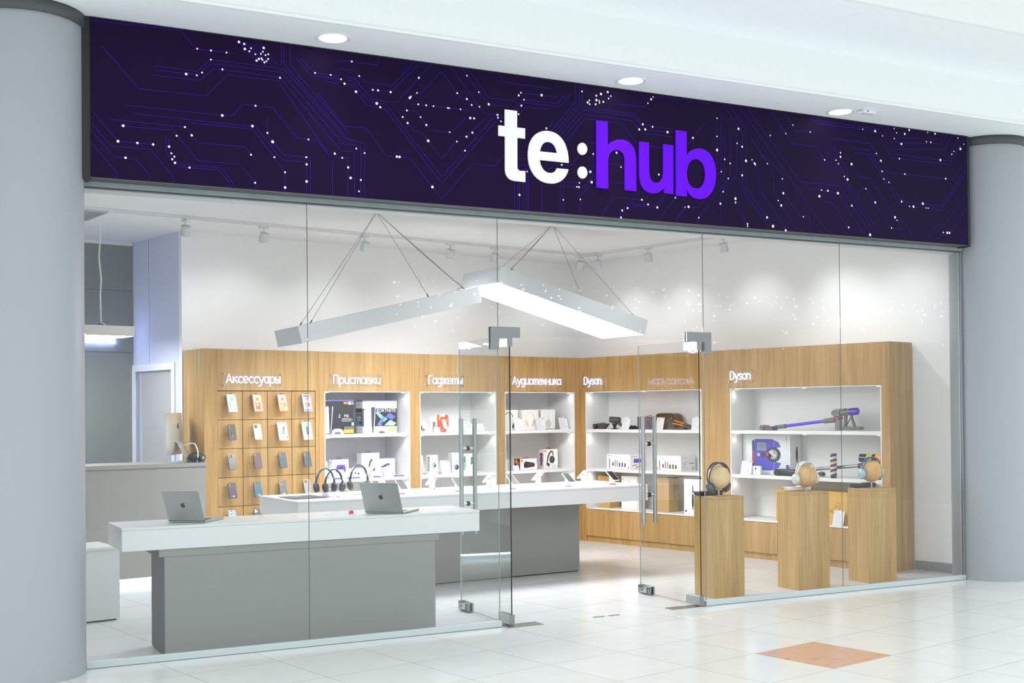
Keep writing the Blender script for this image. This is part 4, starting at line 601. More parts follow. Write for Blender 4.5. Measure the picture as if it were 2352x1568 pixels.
# ================================================================== MERCHANDISE HELPERS
def paint(b, M, fw, fh, items):
    for k, it in enumerate(items):
        y = -.0005 * (k + 1); t = it[0]; mt = it[-1] if not isinstance(it[-1], str) else H(it[-1], .5)
        if t == 'r': u0, v0, u1, v1 = it[1:5]; b.add([(u0 * fw, y, v0 * fh), (u1 * fw, y, v0 * fh), (u1 * fw, y, v1 * fh), (u0 * fw, y, v1 * fh)], [(0, 1, 2, 3)], mt, False, M)
        elif t == 'e': cu, cv, ru, rv = it[1:5]; b.add([(cu * fw + ru * fw * math.cos(a * PI / 12), y, cv * fh + rv * fh * math.sin(a * PI / 12)) for a in range(24)], [tuple(range(24))], mt, False, M)
        elif t == 'p':
            P = [(u * fw, v * fh) for u, v in it[1]]; tr = tessellate_polygon([[Vector((p[0], p[1], 0)) for p in P]]); b.add([(p[0], y, p[1]) for p in P], [tuple(x) for x in tr], mt, False, M)
        elif t == 'l':
            P = [Vector((u * fw, v * fh)) for u, v in it[1]]; wd = it[2] / 2
            for p, q in zip(P, P[1:]):
                d = (q - p).normalized(); n = Vector((-d.y, d.x)) * wd; b.add([(z.x, y, z.y) for z in (p - n, q - n, q + n, p + n)], [(0, 1, 2, 3)], mt, False, M)
        elif t == 't': b.text(it[1], it[2] * fw, it[3] * fh, it[4] * fh, mt, y, it[5] if len(it) > 6 else 'C', M)
        elif t == 'n':                                    # block of small print
            u0, v0, u1, v1, nl = it[1:6]
            for i in range(nl):
                vv = v1 - (v1 - v0) * (i + .5) / nl; ue = u0 + (u1 - u0) * (.6 + .4 * random.random()); hh = (v1 - v0) / nl * .22
                b.add([(u0 * fw, y, (vv - hh) * fh), (ue * fw, y, (vv - hh) * fh), (ue * fw, y, (vv + hh) * fh), (u0 * fw, y, (vv + hh) * fh)], [(0, 1, 2, 3)], mt, False, M)
def carton(fr, name, lab, s0, w, h, d, z, off, col, F=(), L=(), Rr=(), T=None, yaw=0.0, group=None, cat='box', bev=.0015, handle=None):
    a = frame(fr) + R(yaw); mt = col if not isinstance(col, str) else H(col, .5)
    b = MB(); b.box(-w / 2, w / 2, 0, d, 0, h, mt, bev, 1)
    if T: b.box(-w / 2 + .001, w / 2 - .001, .001, d - .001, h - .004, h + .0006, H(T, .5))
    paint(b, Matrix.Translation((-w / 2, 0, 0)), w, h, F)
    paint(b, Matrix(((0, 1, 0, -w / 2), (-1, 0, 0, d), (0, 0, 1, 0), (0, 0, 0, 1))), d, h, L)
    paint(b, Matrix(((0, -1, 0, w / 2), (1, 0, 0, 0), (0, 0, 1, 0), (0, 0, 0, 1))), d, h, Rr)
    o = tag(b.obj(name, None, fp(fr, s0 + w / 2, off, z + .0008), a), lab, cat, group)
    if handle:
        b = MB(); hw = w * .14; b.tube([(-hw, d / 2, h - .001), (-hw * .8, d / 2, h + .016), (hw * .8, d / 2, h + .016), (hw, d / 2, h - .001)], .0028, H(handle, .5), 8); b.box(-hw * 1.1, hw * 1.1, d / 2 - .012, d / 2 + .012, h, h + .0025, H(handle, .5)); b.obj('handle', o)
    return o
def price_card(fr, s, w, h, z, off, lab, lean=14, skew=0, mark=True):
    t = thing('price_card', lab, 'price card', fp(fr, s, off, z + .0006), frame(fr) + R(skew), 'white price cards on the shelves'); X = Matrix.Rotation(-R(lean), 4, 'X')
    b = MB(); b.box(-w / 2, w / 2, 0, .003, .002, h, CARD, 0, xf=X)
    paint(b, X @ Matrix.Translation((-w / 2, 0, 0)), w, h, [('r', .08, .93, .45, .955, INK), ('r', .74, .92, .93, .97, '4a4a52')] + [('n', .08, .1, .75, .88, 9, 'cfd0d4')] + ([('r', .62, .3, .9, .32, INK), ('r', .62, .16, .92, .185, INK)] if mark else []))
    b.obj('card', t); b = MB(); b.box(-w / 2, w / 2, .0, .035 + h * .1, 0, .002, ACRYL); b.box(-w / 4, w / 4, .03, .034, .002, h * .35, ACRYL, xf=Matrix.Rotation(R(10), 4, 'X')); b.obj('foot', t); return t
def strip(fr, s0, s1, z, lab):
    b = MB(); b.box(-(s1 - s0) / 2, (s1 - s0) / 2, -.004, 0, 0, .018, H('c8cdf0', .4)); b.box(-(s1 - s0) / 2 + .001, (s1 - s0) / 2 - .001, -.0046, -.004, .002, .016, PRICEB)
    tag(b.obj('price_strip', None, fp(fr, (s0 + s1) / 2, .0038, z), frame(fr)), lab, 'price strip', 'small lit blue price strips on the shelf edge')
SB, SM, ST = .400, .864, 1.325
# ================================================================== PHONE CASES ON THE PANEL
def glitter(h, h2, name):
    mt = bpy.data.materials.new(name); mt.use_nodes = True; nt, N, L, b = nodes(mt); tc = N('ShaderNodeTexCoord'); v = N('ShaderNodeTexVoronoi'); v.inputs['Scale'].default_value = 800; L(tc.outputs['Object'], v.inputs['Vector'])
    sp = N('ShaderNodeSeparateColor'); L(v.outputs['Color'], sp.inputs[0]); cr = N('ShaderNodeValToRGB'); cr.color_ramp.elements[0].position = .5; cr.color_ramp.elements[0].color = lin(h); cr.color_ramp.elements[1].position = .95; cr.color_ramp.elements[1].color = lin(h2)
    L(sp.outputs[0], cr.inputs['Fac']); L(cr.outputs['Color'], b.inputs['Base Color']); b.inputs['Roughness'].default_value = .25; return mt
CX = (-4.478, -4.211, -3.942, -3.672); RZ = (1.647, 1.368, 1.085, .808, .542)
def hang(i, j, name, lab, cat, grp):
    t = thing(name, lab, cat, fp('B', CX[i], .008, RZ[j]), AB, grp)
    b = MB(); b.box(-.016, .016, -.003, 0, -.03, .03, ACRYL); b.tube([(0, 0, .01), (0, -.05, .015)], .003, H('d9dbdd', .2), 8); b.tube([(0, 0, -.02), (0, -.075, -.02)], .003, H('d9dbdd', .2), 8); b.obj('display_hook', t)
    return t, Matrix.Translation((0, -.064, 0)) @ Matrix.Rotation(-R(18), 4, 'X')
def phone_case(i, j, lab, shell, inner=None, art=(), wallet=False, lenses=False):
    t, X = hang(i, j, 'phone_case', lab, 'phone case', 'phone cases on the oak panel'); w, h = .079, .158
    hole = rrect(-w / 2 + .007, -w / 2 + .04, h / 2 - .043, h / 2 - .008, .009)
    b = MB(); b.prism([rrect(-w / 2, w / 2, -h / 2, h / 2, .013), hole], -.0055, .0055, shell, None, X)
    o = b.obj('case_shell', t)
    if art:
        b = MB(); paint(b, X @ Matrix.Translation((-w / 2, -.0058, -h / 2)), w, h, art); b.obj('case_print', t)
    b = MB(); b.tube([(x, -.0058, z) for x, z in hole], .0013, inner or H('b9b0a0', .4), 6, True, X)
    if lenses: [b.cyl((x, -.004, z), (x, -.009, z), .0075, H('c9cdd2', .3, .6), n=16, xf=X) for x, z in ((-w / 2 + .015, h / 2 - .017), (-w / 2 + .031, h / 2 - .025), (-w / 2 + .015, h / 2 - .034))]
    b.obj('camera_rim', t); return t
def blister(i, j, lab, side, art, w=.094, h=.182, hk=True, d=.016):
    t, X = hang(i, j, 'case_package', lab, 'package', 'boxed phone cases on the oak panel')
    b = MB(); b.prism([rrect(-w / 2, w / 2, -h / 2, h / 2, .005)], -d / 2, d / 2, H(side, .4), None, X); paint(b, X @ Matrix.Translation((-w / 2, -d / 2, -h / 2)), w, h, art); b.obj('box', t)
    if hk:
        b = MB(); b.tube([(x, 0, h / 2 + z) for x, z in arc(0, 0, .011, .011, 0, 180, 8)], .003, H('2d2d2e', .5), 8, False, X); b.obj('hanger', t)
    return t
def bottle(bg, cap, body, lbl, ln, frame_=None):
    a = [('r', .04, .03, .96, .97, bg), ('p', [(.28, .12), (.72, .12), (.78, .2), (.78, .55), (.68, .66), (.32, .66), (.22, .55), (.22, .2)], ln), ('p', [(.3, .135), (.7, .135), (.755, .205), (.755, .545), (.665, .645), (.335, .645), (.245, .545), (.245, .205)], body), ('e', .5, .565, .25, .06, 'efe6d2'), ('r', .36, .68, .64, .78, ln), ('r', .375, .69, .625, .775, cap), ('r', .245, .28, .755, .5, lbl), ('n', .3, .3, .7, .48, 3, 'efe6d2'), ('e', .86, .9, .06, .03, ln)]
    return a
blister(0, 0, 'sage green case package with an outlined bottle, top left square', 'b9c4b8', bottle('c3cbbf', 'b3bfb2', 'd7ddd0', 'b9c4b8', '6e7a70'))
blister(1, 0, 'orange case package with an orange bottle, second square of top row', 'f0681f', bottle('cfc0a6', 'f2691e', 'f2691e', 'f2691e', 'b98050'))
blister(2, 0, 'orange case package with a shiny bottle, third square of top row', 'ee6a22', bottle('d6c7ae', 'f2691e', 'f3803c', 'f2691e', 'c08a58') + [('p', [(.1, .03), (.9, .03), (.85, .25), (.2, .4)], 'f6a26a')])
blister(3, 0, 'white and blue case package with a red label bottle, top right square', '9aa2c8', bottle('dcdfe8', '5d62a8', 'f2f0ea', 'd9382c', '8d93bc') + [('p', [(.1, .03), (.9, .03), (.9, .16), (.5, .08), (.1, .16)], '7d84c0'), ('p', [(.12, .84), (.88, .84), (.82, .92), (.18, .92)], 'd9382c')])
phone_case(0, 1, 'dark brown phone case with pointed ears drawing', H('3a2f2d', .45), art=[('p', [(.3, .62), (.38, .42), (.62, .42), (.72, .66), (.78, .5), (.7, .3), (.5, .2), (.32, .3), (.24, .5)], '211b1b'), ('l', [(.4, .3), (.5, .22), (.6, .3), (.52, .34)], .004, 'd9925c')])
phone_case(1, 1, 'pale silver phone case with a cream card pocket', H('c9cbca', .35), art=[('r', .3, .1, .78, .55, 'e9dcbc'), ('l', [(.3, .1), (.78, .1), (.78, .55), (.3, .55), (.3, .1)], .0025, 'bcae8c'), ('e', .52, .42, .1, .07, 'd8cba9')])
blister(2, 1, 'white case package showing a grey blue phone', 'eceeef', [('r', .02, .02, .98, .98, 'eef1f2'), ('p', [(.35, .35), (.6, .3), (.78, .72), (.55, .78)], '6f8794'), ('p', [(.57, .66), (.68, .64), (.71, .73), (.6, .75)], '4f6672'), ('n', .12, .1, .7, .24, 4, '7d8388'), ('r', .78, .08, .92, .2, '5a6066'), ('e', .2, .3, .1, .04, '9fb3bd'), ('r', .1, .92, .5, .95, '8b9095')], w=.1, h=.185, hk=False)
blister(3, 1, 'sky coloured case package showing a dark phone', 'dfe3ea', [('r', .02, .55, .98, .98, '8fb0dc'), ('r', .02, .25, .98, .55, 'c3d3e6'), ('r', .02, .02, .98, .25, 'd9a58c'), ('p', [(.36, .28), (.64, .27), (.68, .72), (.4, .74)], '6a4a42'), ('r', .02, .02, .98, .1, 'f0efee')], w=.1, h=.185)
phone_case(0, 2, 'smoky clear grey phone case on a square with an amber stain of light', H('6a6a64', .2), art=[('l', [(.2, .5), (.5, .7), (.8, .5), (.5, .3), (.2, .5)], .002, '85867f')])
phone_case(1, 2, 'plain plum phone case', H('5a4048', .5)); phone_case(2, 2, 'plain slate blue phone case', H('3d4d54', .5)); phone_case(3, 2, 'plain dark green phone case', H('3b4741', .5))
GA = [('r', .4, .1, .64, .17, 'd9d3c8')]
phone_case(0, 3, 'dark plum glitter phone case with a small metal tag', glitter('2c2430', '8a7a90', 'plum_glitter'), art=GA); phone_case(1, 3, 'teal glitter phone case with a small metal tag', glitter('1f4357', '6fa0b4', 'teal_glitter'), art=GA)
phone_case(2, 3, 'black glitter phone case with a small metal tag', glitter('131314', 'b9b9b9', 'black_glitter'), art=GA); phone_case(3, 3, 'silver glitter phone case', glitter('4c4a48', 'f2f2f0', 'silver_glitter'), art=GA)
phone_case(0, 4, 'pale blue phone case with round lenses, low on the panel', H('9fb2c9', .4), lenses=True); phone_case(1, 4, 'charcoal phone case with round lenses, low on the panel', H('484a4e', .4), lenses=True)
# ================================================================== BACK WING GOODS
GW = 'boxed goods on the oak shelves'
PSL = lambda x, y, k, c: [('p', [(x, y - k), (x + k * .22, y - k * .9), (x + k * .22, y + k), (x, y + k * 1.1)], c), ('p', [(x + k * .2, y + k), (x + k * .55, y + k * .75), (x + k * .5, y + k * .2), (x + k * .2, y + k * .3)], c), ('e', x + k * .1, y - k * .75, k * .62, k * .28, c)]
carton('B', 'console_box', 'black game console box with a violet top edge and white console', -3.427, .385, .353, .14, ST, .10, '1c1a1d', T='5a55c8', group=GW, F=[('r', 0, .965, 1, 1, '5f5ad0'), ('p', [(.0, .02), (.25, .02), (.23, .78), (.2, .83), (.06, .74)], 'd4d6e2'), ('l', [(0, .38), (.23, .5)], .003, '2a2a35'), ('p', [(.27, .02), (.3, .02), (.37, .8), (.35, .82), (.33, .8)], '9a98c8'), ('p', [(.31, .0), (.34, .12), (.41, .155), (.57, .155), (.65, .12), (.69, .0)], 'd7d8df'), ('p', [(.38, .0), (.42, .06), (.56, .06), (.61, .0)], '5b5b62')] + PSL(.545, .53, .05, 'f2f2f4') + [('t', 'PS5', .765, .53, .075, 'f4f4f6'), ('n', .62, .36, .96, .47, 3, 'b9b9c0'), ('r', .68, .88, .8, .94, 'e0912f'), ('r', .82, .86, .9, .95, 'f2f2f2'), ('r', .91, .86, .985, .95, '8a8a90'), ('r', .92, .24, .985, .34, 'c9d8c4'), ('r', .69, .145, .985, .215, '74706c'), ('r', .67, .02, .985, .135, 'eda53a')])
carton('B', 'console_box', 'white game console box with a violet top edge and blue game picture', -2.905, .41, .349, .15, ST, .14, 'f1f0ef', T='6a66d4', group=GW, yaw=-3, F=[('r', 0, .965, 1, 1, '6a66d8'), ('r', .0, .2, .37, .745, '241d22'), ('r', .36, .21, 1, .755, '15141c'), ('p', [(.03, .02), (.26, .02), (.24, .79), (.2, .84), (.03, .7)], 'dcdde6'), ('l', [(.03, .36), (.24, .5)], .003, '33333c'), ('p', [(.27, .02), (.3, .02), (.36, .78), (.33, .8), (.24, .78)], '3d3850'), ('p', [(.3, .02), (.33, .02), (.37, .78), (.355, .8)], 'd8d8e4'), ('p', [(.37, .62), (.6, .34), (.72, .44), (.6, .5), (.43, .68)], '7fb6ea'), ('p', [(.4, .25), (.58, .5), (.64, .47), (.5, .22)], '4f7fc4'), ('p', [(.62, .24), (.8, .4), (.98, .3), (.9, .22)], '9fd0ee'), ('p', [(.66, .5), (.78, .62), (.96, .5), (.86, .4)], '5a64b8'), ('p', [(.45, .21), (.5, .35), (.57, .21)], '8a5ac8'), ('t', 'FORTNITE', .68, .69, .1, 'f4f4f8'), ('t', 'PS5', .56, .88, .05, 'a9a9b0'), ('r', .86, .9, .96, .93, 'd9b04a')] + PSL(.37, .885, .035, '8f8f96') + [('p', [(.37, .0), (.4, .11), (.47, .14), (.6, .14), (.66, .11), (.7, .0)], 'd9dade'), ('p', [(.45, .0), (.48, .06), (.6, .06), (.64, .0)], '55555c'), ('r', .74, .06, .97, .155, 'd8c06a')],
       L=[('r', 0, .965, 1, 1, '4c48b4'), ('r', .0, .22, .98, .76, '1a2634'), ('p', [(0, .22), (.9, .22), (.3, .36), (0, .34)], '3f8fc8'), ('r', .1, .36, .8, .54, '86a4c8'), ('t', 'FORTNITE', .45, .6, .06, 'dfe3ee'), ('t', 'PS5', .5, .86, .05, '8a8a90')])
CTL = lambda c: [('p', [(.2, .32), (.26, .3), (.36, .46), (.64, .46), (.74, .3), (.8, .34), (.82, .55), (.74, .72), (.26, .72), (.18, .55)], c), ('p', [(.38, .47), (.62, .47), (.66, .56), (.58, .62), (.42, .62), (.34, .56)], '4a4450')]
BT = [('r', .08, .88, .12, .92, '9a9aa2'), ('r', .14, .89, .4, .91, 'b9b9c0'), ('r', .78, .89, .94, .91, 'b9b9c0')]
carton('B', 'accessory_box', 'white box beside the oak stile, left of the violet game pad box', -3.425, .135, .187, .09, SM, .22, 'f3f3f4', T='7f7ad8', group=GW, F=[('r', 0, .94, 1, 1, '7f7ad8'), ('p', [(.5, .5), (.9, .5), (.95, .6), (.85, .8), (.6, .8)], '6d6d78')] + BT)
carton('B', 'accessory_box', 'white box with a violet game pad picture and blue hanging tab', -3.27, .184, .196, .09, SM, .14, 'f3f3f4', T='5a55c0', group=GW, handle='3f3fae', F=CTL('6a48b0') + BT, L=[('r', .3, .8, .5, .9, '8a8a92')])
carton('B', 'accessory_box', 'low white box showing two tiny earbuds behind the headphones', -3.09, .185, .107, .08, SM, .12, 'f1f1f2', T='6a66c8', group=GW, F=[('r', 0, .94, 1, 1, '6a66c8'), ('e', .4, .45, .05, .1, '33333a'), ('e', .6, .4, .06, .1, '33333a')])
carton('B', 'headset_box', 'tall white box with a curved black and white headset picture', -2.905, .22, .252, .10, SM, .18, 'f2f2f2', T='4e4aae', group=GW, handle='3f3f9e', F=BT + [('p', [(.38, .42), (.42, .62), (.52, .74), (.62, .72), (.58, .66), (.5, .58), (.46, .42)], '3a3a40'), ('p', [(.46, .42), (.5, .58), (.62, .6), (.66, .4), (.58, .3)], 'dcdce2'), ('e', .66, .34, .1, .12, '77777e'), ('e', .66, .34, .06, .08, '33333a')], L=[('r', .45, .84, .55, .88, '8a8a92'), ('l', [(.5, .4), (.5, .8)], .002, 'b9b9c0')])
carton('B', 'accessory_box', 'white box with a small navy slab in an oval', -2.69, .213, .196, .09, SM, .2, 'f2f2f1', T='5c58b8', group=GW, F=[('r', 0, .95, 1, 1, '6c68c4')] + BT + [('l', [(u, v) for u, v in arc(.42, .55, .3, .14, 0, 360, 24)], .0016, 'd3cfc6'), ('p', [(.15, .52), (.24, .45), (.7, .6), (.62, .7), (.5, .68)], '34386e'), ('l', [(.1, .9), (.3, .5), (.1, .1)], .002, 'e3dfd6'), ('l', [(.7, .95), (.5, .6), (.95, .1)], .002, 'e3dfd6')])
for s0, s1, wh in ((-3.33, -3.25, 'under the violet game pad box'), (-3.18, -3.03, 'under the tiny earbuds box'), (-2.87, -2.74, 'under the curved headset box'), (-2.62, -2.49, 'under the navy slab box')): strip('B', s0, s1, .864, 'small blue price strip on the shelf edge ' + wh)
carton('B', 'accessory_box', 'small white box with a black holder picture at the left of the gadget shelf', -2.262, .142, .108, .06, ST, .10, 'f3f2f0', group=GW, F=[('p', [(.3, .15), (.42, .3), (.36, .55), (.46, .7), (.54, .6), (.5, .45), (.62, .3), (.8, .42), (.82, .3), (.6, .14), (.5, .26)], '4a4a4c'), ('r', .3, .86, .85, .875, INK), ('r', .68, .78, .86, .82, '4a4a4c'), ('r', .0, 1.0, .6, 1.18, 'f3f2f0')])
carton('B', 'accessory_box', 'tall white box with a dark grey power bank picture', -2.085, .09, .166, .05, ST, .09, 'f2f1ef', group=GW, F=[('r', .3, .15, .7, .68, '6f706f'), ('e', .86, .82, .07, .04, 'ef7a3a'), ('r', .25, .86, .7, .88, 'c9c9c8')])
carton('B', 'accessory_box', 'red orange hanging pack with a tilted white gadget', -2.0, .132, .187, .018, ST, .07, 'ee4a30', group=GW, F=[('r', .24, .88, .68, 1.02, 'f6e4de'), ('p', [(.32, .68), (.68, .76), (.96, .28), (.6, .18)], 'eeeae6'), ('p', [(.42, .6), (.52, .63), (.55, .55), (.46, .52)], '4a4a4a'), ('r', .84, .6, .94, .78, 'f2a23a'), ('r', .08, .7, .2, .98, 'f2c21f'), ('e', .3, .32, .06, .04, 'f2c21f'), ('n', .3, .05, .6, .2, 4, 'f6b9a8')])
carton('B', 'accessory_box', 'cream white box with a pale charger and orange corner dot', -1.845, .1, .166, .05, ST, .09, 'f4f0ea', group=GW, F=[('r', .25, .2, .75, .78, 'e3e1dd'), ('e', .88, .92, .07, .04, 'f0862f')])
carton('B', 'accessory_box', 'narrow plain white box mostly behind the steel door bar', -1.737, .06, .126, .05, ST, .1, 'f1f0ee', group=GW, F=[('r', .2, .7, .8, .74, 'cfcfce')])
carton('B', 'accessory_box', 'plain pale box right of the upper steel door bar', -1.645, .103, .112, .06, ST, .12, 'efefee', group=GW, F=[('r', .1, .8, .9, .83, 'c6c7c9'), ('e', .5, .4, .2, .2, 'e0e0e1')])
carton('B', 'accessory_box', 'low wide white box with a thin ring outline on the gadget shelf', -1.535, .182, .082, .07, ST, .12, 'f1f1f0', group=GW, F=[('l', arc(.3, .5, .17, .36, 0, 360, 24), .0015, 'cacbce'), ('n', .58, .2, .9, .6, 3, 'd0d0d3')])
for s, wh in ((-2.16, 'before the black holder box'), (-2.04, 'before the power bank box'), (-1.885, 'before the red orange pack'), (-1.77, 'before the cream charger box'), (-1.61, 'before the pale box right of the door bar'), (-1.44, 'before the ring outline box')): price_card('B', s, .08, .058, ST, .02, 'small white price card ' + wh, 20, mark=False)
carton('B', 'accessory_box', 'white and pink box cut by the oak stile on the lower gadget shelf', -2.268, .085, .208, .04, SM, .1, 'f1ece9', group=GW, F=[('p', [(.5, 0), (1, 0), (.86, .5), (.6, .66)], 'dba79a')])
carton('B', 'camera_box', 'white box with a small camera over ripples and a strip of pictures', -2.099, .104, .21, .075, SM, .09, 'f2f2f3', group=GW, F=[('p', [(.2, .55), (.55, .64), (.84, .44), (.5, .3)], '6d6d68'), ('p', [(.22, .55), (.52, .62), (.6, .48), (.34, .4)], '8fb4cc'), ('e', .68, .44, .1, .06, '33332f'), ('l', arc(.5, .16, .4, .1, 0, 360, 20), .002, 'cfd0d4'), ('l', arc(.5, .16, .25, .06, 0, 360, 20), .002, 'cfd0d4'), ('e', .85, .82, .05, .025, 'e88a3a'), ('r', .24, .84, .7, .86, 'c0c0c2')], L=[('r', .45, .78, .95, .9, 'b98a6a'), ('r', .45, .63, .95, .75, '9a9c92'), ('r', .45, .48, .95, .6, '8fb0c4'), ('r', .45, .33, .95, .45, 'a8a08c'), ('r', .45, .18, .95, .3, '98a4b8')])
price_card('B', -1.905, .125, .15, SM, .05, 'large white price card between the two camera boxes')
carton('B', 'camera_box', 'white box marked 13 with a small black camera', -1.782, .112, .224, .07, SM, .12, 'f0efed', group=GW, F=[('t', '13', .5, .62, .12, '55565a'), ('p', [(.22, .36), (.48, .44), (.8, .36), (.76, .2), (.5, .14), (.24, .24)], '44474c'), ('p', [(.26, .35), (.46, .41), (.5, .29), (.3, .25)], '7fa8c0'), ('e', .64, .28, .1, .06, '1d1d20'), ('r', .4, .86, .62, .88, 'bcbcbe')], L=[('r', .1, .05, .9, .95, 'dcdad8')])
carton('B', 'accessory_box', 'narrow white box with a teal oval between the steel door bars', -1.625, .066, .21, .05, SM, .14, 'eeefee', group=GW, F=[('e', .35, .5, .3, .4, '7fbccb'), ('r', .25, .55, .55, .85, '4d6a70')])
carton('B', 'accessory_box', 'white box with a black phone and round charger picture', -1.57, .112, .212, .05, SM, .13, 'f0f0ef', group=GW, F=[('p', [(.42, .42), (.74, .44), (.76, .82), (.46, .8)], '3c3f44'), ('l', arc(.6, .62, .11, .065, 0, 360, 16), .002, 'c9ccd0'), ('r', .1, .9, .5, .92, 'c4c4c6'), ('l', arc(.5, .2, .36, .12, 0, 360, 20), .0015, 'd0d0d2')])
# audio shelves
HPH = lambda c, c2: [('l', arc(.48, .55, .27, .3, 10, 170, 18), .006, c), ('p', [(.2, .52), (.27, .5), (.4, .2), (.33, .16), (.2, .4)], c2), ('p', [(.76, .52), (.7, .5), (.57, .2), (.64, .16), (.77, .4)], c2)]
carton('B', 'headphone_box', 'white box with a black headband picture behind the door edge', -1.085, .235, .234, .09, ST, .12, 'f4efe8', group=GW, F=[('l', arc(.42, .5, .28, .38, 20, 180, 18), .009, '3c3733'), ('r', .12, .38, .24, .45, '77726e'), ('p', [(.6, .12), (.68, .34), (.74, .3), (.72, .12)], '4a4038')])
carton('B', 'headphone_box', 'white box with a pale gold headphone picture', -.79, .243, .234, .09, ST, .12, 'f7f2ea', group=GW, F=HPH('e6d8c8', 'd9c4ae'))
o = carton('B', 'headphone_box', 'white rounded case box with a grey ear cup picture and cord loop', -.478, .215, .238, .10, ST, .14, 'f3efe9', group=GW, bev=.016, F=[('l', [(.48, .42), (.48, .72)], .006, 'bdb8b2'), ('e', .46, .3, .17, .19, 'b5b0ab'), ('e', .46, .3, .15, .17, 'd2cec9'), ('r', .4, .82, .56, .835, 'bdb8b2')])
b = MB(); b.tube([(-.06, .04, .236), (-.04, .03, .25), (-.02, .04, .24), (0, .03, .252), (.02, .05, .238)], .002, H('e9e2d6', .6), 6); b.obj('cord', o)
price_card('B', -.9, .125, .145, ST, .03, 'white price card before the black headband box'); price_card('B', -.575, .13, .145, ST, .03, 'white price card before the rounded case box'); price_card('B', -.2, .13, .142, ST, .06, 'white price card alone at the right of the headphone shelf')
JB = [('r', .04, .72, .16, .92, 'ef6a1e'), ('t', 'JBL', .1, .82, .07, 'fdf6f0')]
carton('B', 'speaker_box', 'small white box with half a grey speaker by the oak stile', -1.12, .14, .125, .08, SM, .14, 'eeebe8', group=GW, F=[('e', .42, .38, .3, .34, '9a9996'), ('r', .92, .1, .95, .9, 'b9b8b6')])
carton('B', 'speaker_box', 'orange and white box with a long dark speaker', -.825, .252, .128, .11, SM, .12, 'f6f2ee', T='ee6b22', group=GW, handle='3a3331', F=JB + [('p', [(.2, .3), (.24, .68), (.32, .76), (.78, .62), (.86, .5), (.84, .26), (.4, .16), (.26, .16)], '4a3a34'), ('e', .28, .44, .07, .24, '2e2623'), ('t', 'JBL', .6, .52, .09, 'b5674a'), ('r', .93, .5, .955, .95, 'c9a898')], L=[('r', 0, 0, 1, 1, '6b2c12'), ('e', .35, .75, .2, .2, 'f0a23a'), ('e', .7, .6, .18, .16, 'd9762a'), ('e', .6, .35, .2, .2, '3a1a10'), ('e', .55, .42, .1, .1, 'e8c8a8')])
carton('B', 'headphone_box', 'orange edged white box with big black headphones seen from the side', -.44, .215, .228, .09, SM, .16, 'f6f3f0', T='ee7a38', group=GW, handle='3a3331', F=[('r', .05, .85, .17, .95, 'ef6a1e'), ('t', 'JBL', .11, .9, .035, 'fdf6f0'), ('p', [(.2, .3), (.24, .58), (.36, .82), (.5, .93), (.6, .92), (.68, .82), (.7, .66), (.64, .64), (.62, .78), (.54, .86), (.44, .76), (.32, .54), (.27, .32)], '4b423e'), ('e', .58, .46, .19, .19, '3f3835'), ('e', .57, .47, .12, .12, '57504c'), ('p', [(.18, .32), (.3, .3), (.42, .22), (.36, .08), (.18, .2)], '4b423e'), ('r', .9, .03, .96, .14, 'ef7a2a'), ('r', .93, .7, .95, .96, 'b9b2ac')], L=[('r', 0, 0, 1, 1, 'd8cfca'), ('e', .5, .72, .35, .1, '8a4a3a'), ('r', .2, .35, .8, .62, '4a5a94'), ('r', .3, .15, .7, .35, '7a5a4a')])
price_card('B', -.955, .085, .062, SM, .02, 'tiny white price card before the orange speaker box', 18, mark=False)
price_card('B', -.33, .07, .05, SM, .08, 'tiny white price card before the side view headphone box', 18, mark=False)
# ================================================================== RIGHT WING GOODS
BRZ = H('4a423d', .4); BRZD = H('2f2a28', .45)
t = thing('hair_attachment', 'small dark square hair tool attachment at the far left of the shelf', 'attachment', fp('W', .106, .13, ST + .0006), AW)
b = MB(); b.box(-.034, .034, -.02, .03, .008, .06, BRZ, .006, 2); b.box(-.025, .025, -.015, .025, 0, .01, BRZD, .003, 1); paint(b, Matrix.Translation((-.034, -.0205, 0)), .068, .06, [('p', [(.3, .2), (.7, .2), (.5, .6)], '6d645c')]); b.obj('body', t)
t = thing('hair_attachment', 'wide dark flared hair tool attachments beside the hair dryer', 'attachment', fp('W', .25, .13, ST + .0006), AW)
b = MB(); b.prism([[(-.085, .05), (-.04, .0), (.02, .0), (.085, .06), (.085, .066), (-.085, .066)]], -.025, .025, BRZ); b.obj('nozzle', t); b = MB(); b.box(-.088, -.045, .0, .05, 0, .068, BRZD, .004, 1); [b.cyl((-.02 + .025 * k, 0, .066), (-.02 + .025 * k, 0, .078), .004, BRZD, n=8) for k in range(3)]; b.obj('comb', t)
t = thing('hair_dryer', 'dark bronze hair dryer tilted on its stand', 'hair dryer', fp('W', .46, .12, ST + .0006), AW)
b = MB(); a0, a1 = Vector((-.06, -.03, .112)), Vector((.045, .02, .104)); b.cyl(a0, a1, .036, BRZ, n=28); b.cyl(a1, a1 + (a1 - a0).normalized() * .008, .03, BRZD, n=28); d = (a0 - a1).normalized(); b.cyl(a0, a0 + d * .003, .036, H('6b625a', .35), n=28); b.cyl(a0 + d * .003, a0 + d * .004, .022, BLACK, n=24)
b.obj('barrel', t); b = MB(); b.cyl((.01, .0, .085), (.115, .03, .022), .0175, BRZ, n=20); b.cyl((.115, .03, .022), (.125, .033, .016), .0165, H('7a7068', .35), n=20); b.obj('handle', t)
b = MB(); b.lathe([(.045, 0), (.045, .006), (.02, .012), (.014, .02), (.026, .05), (.036, .068), (.03, .07)], BRZD, 24, (-.012, -.005, 0)); b.obj('stand', t)
price_card('W', .69, .125, .142, ST, .03, 'white price card leaning beside the hair dryer', 14, -3)
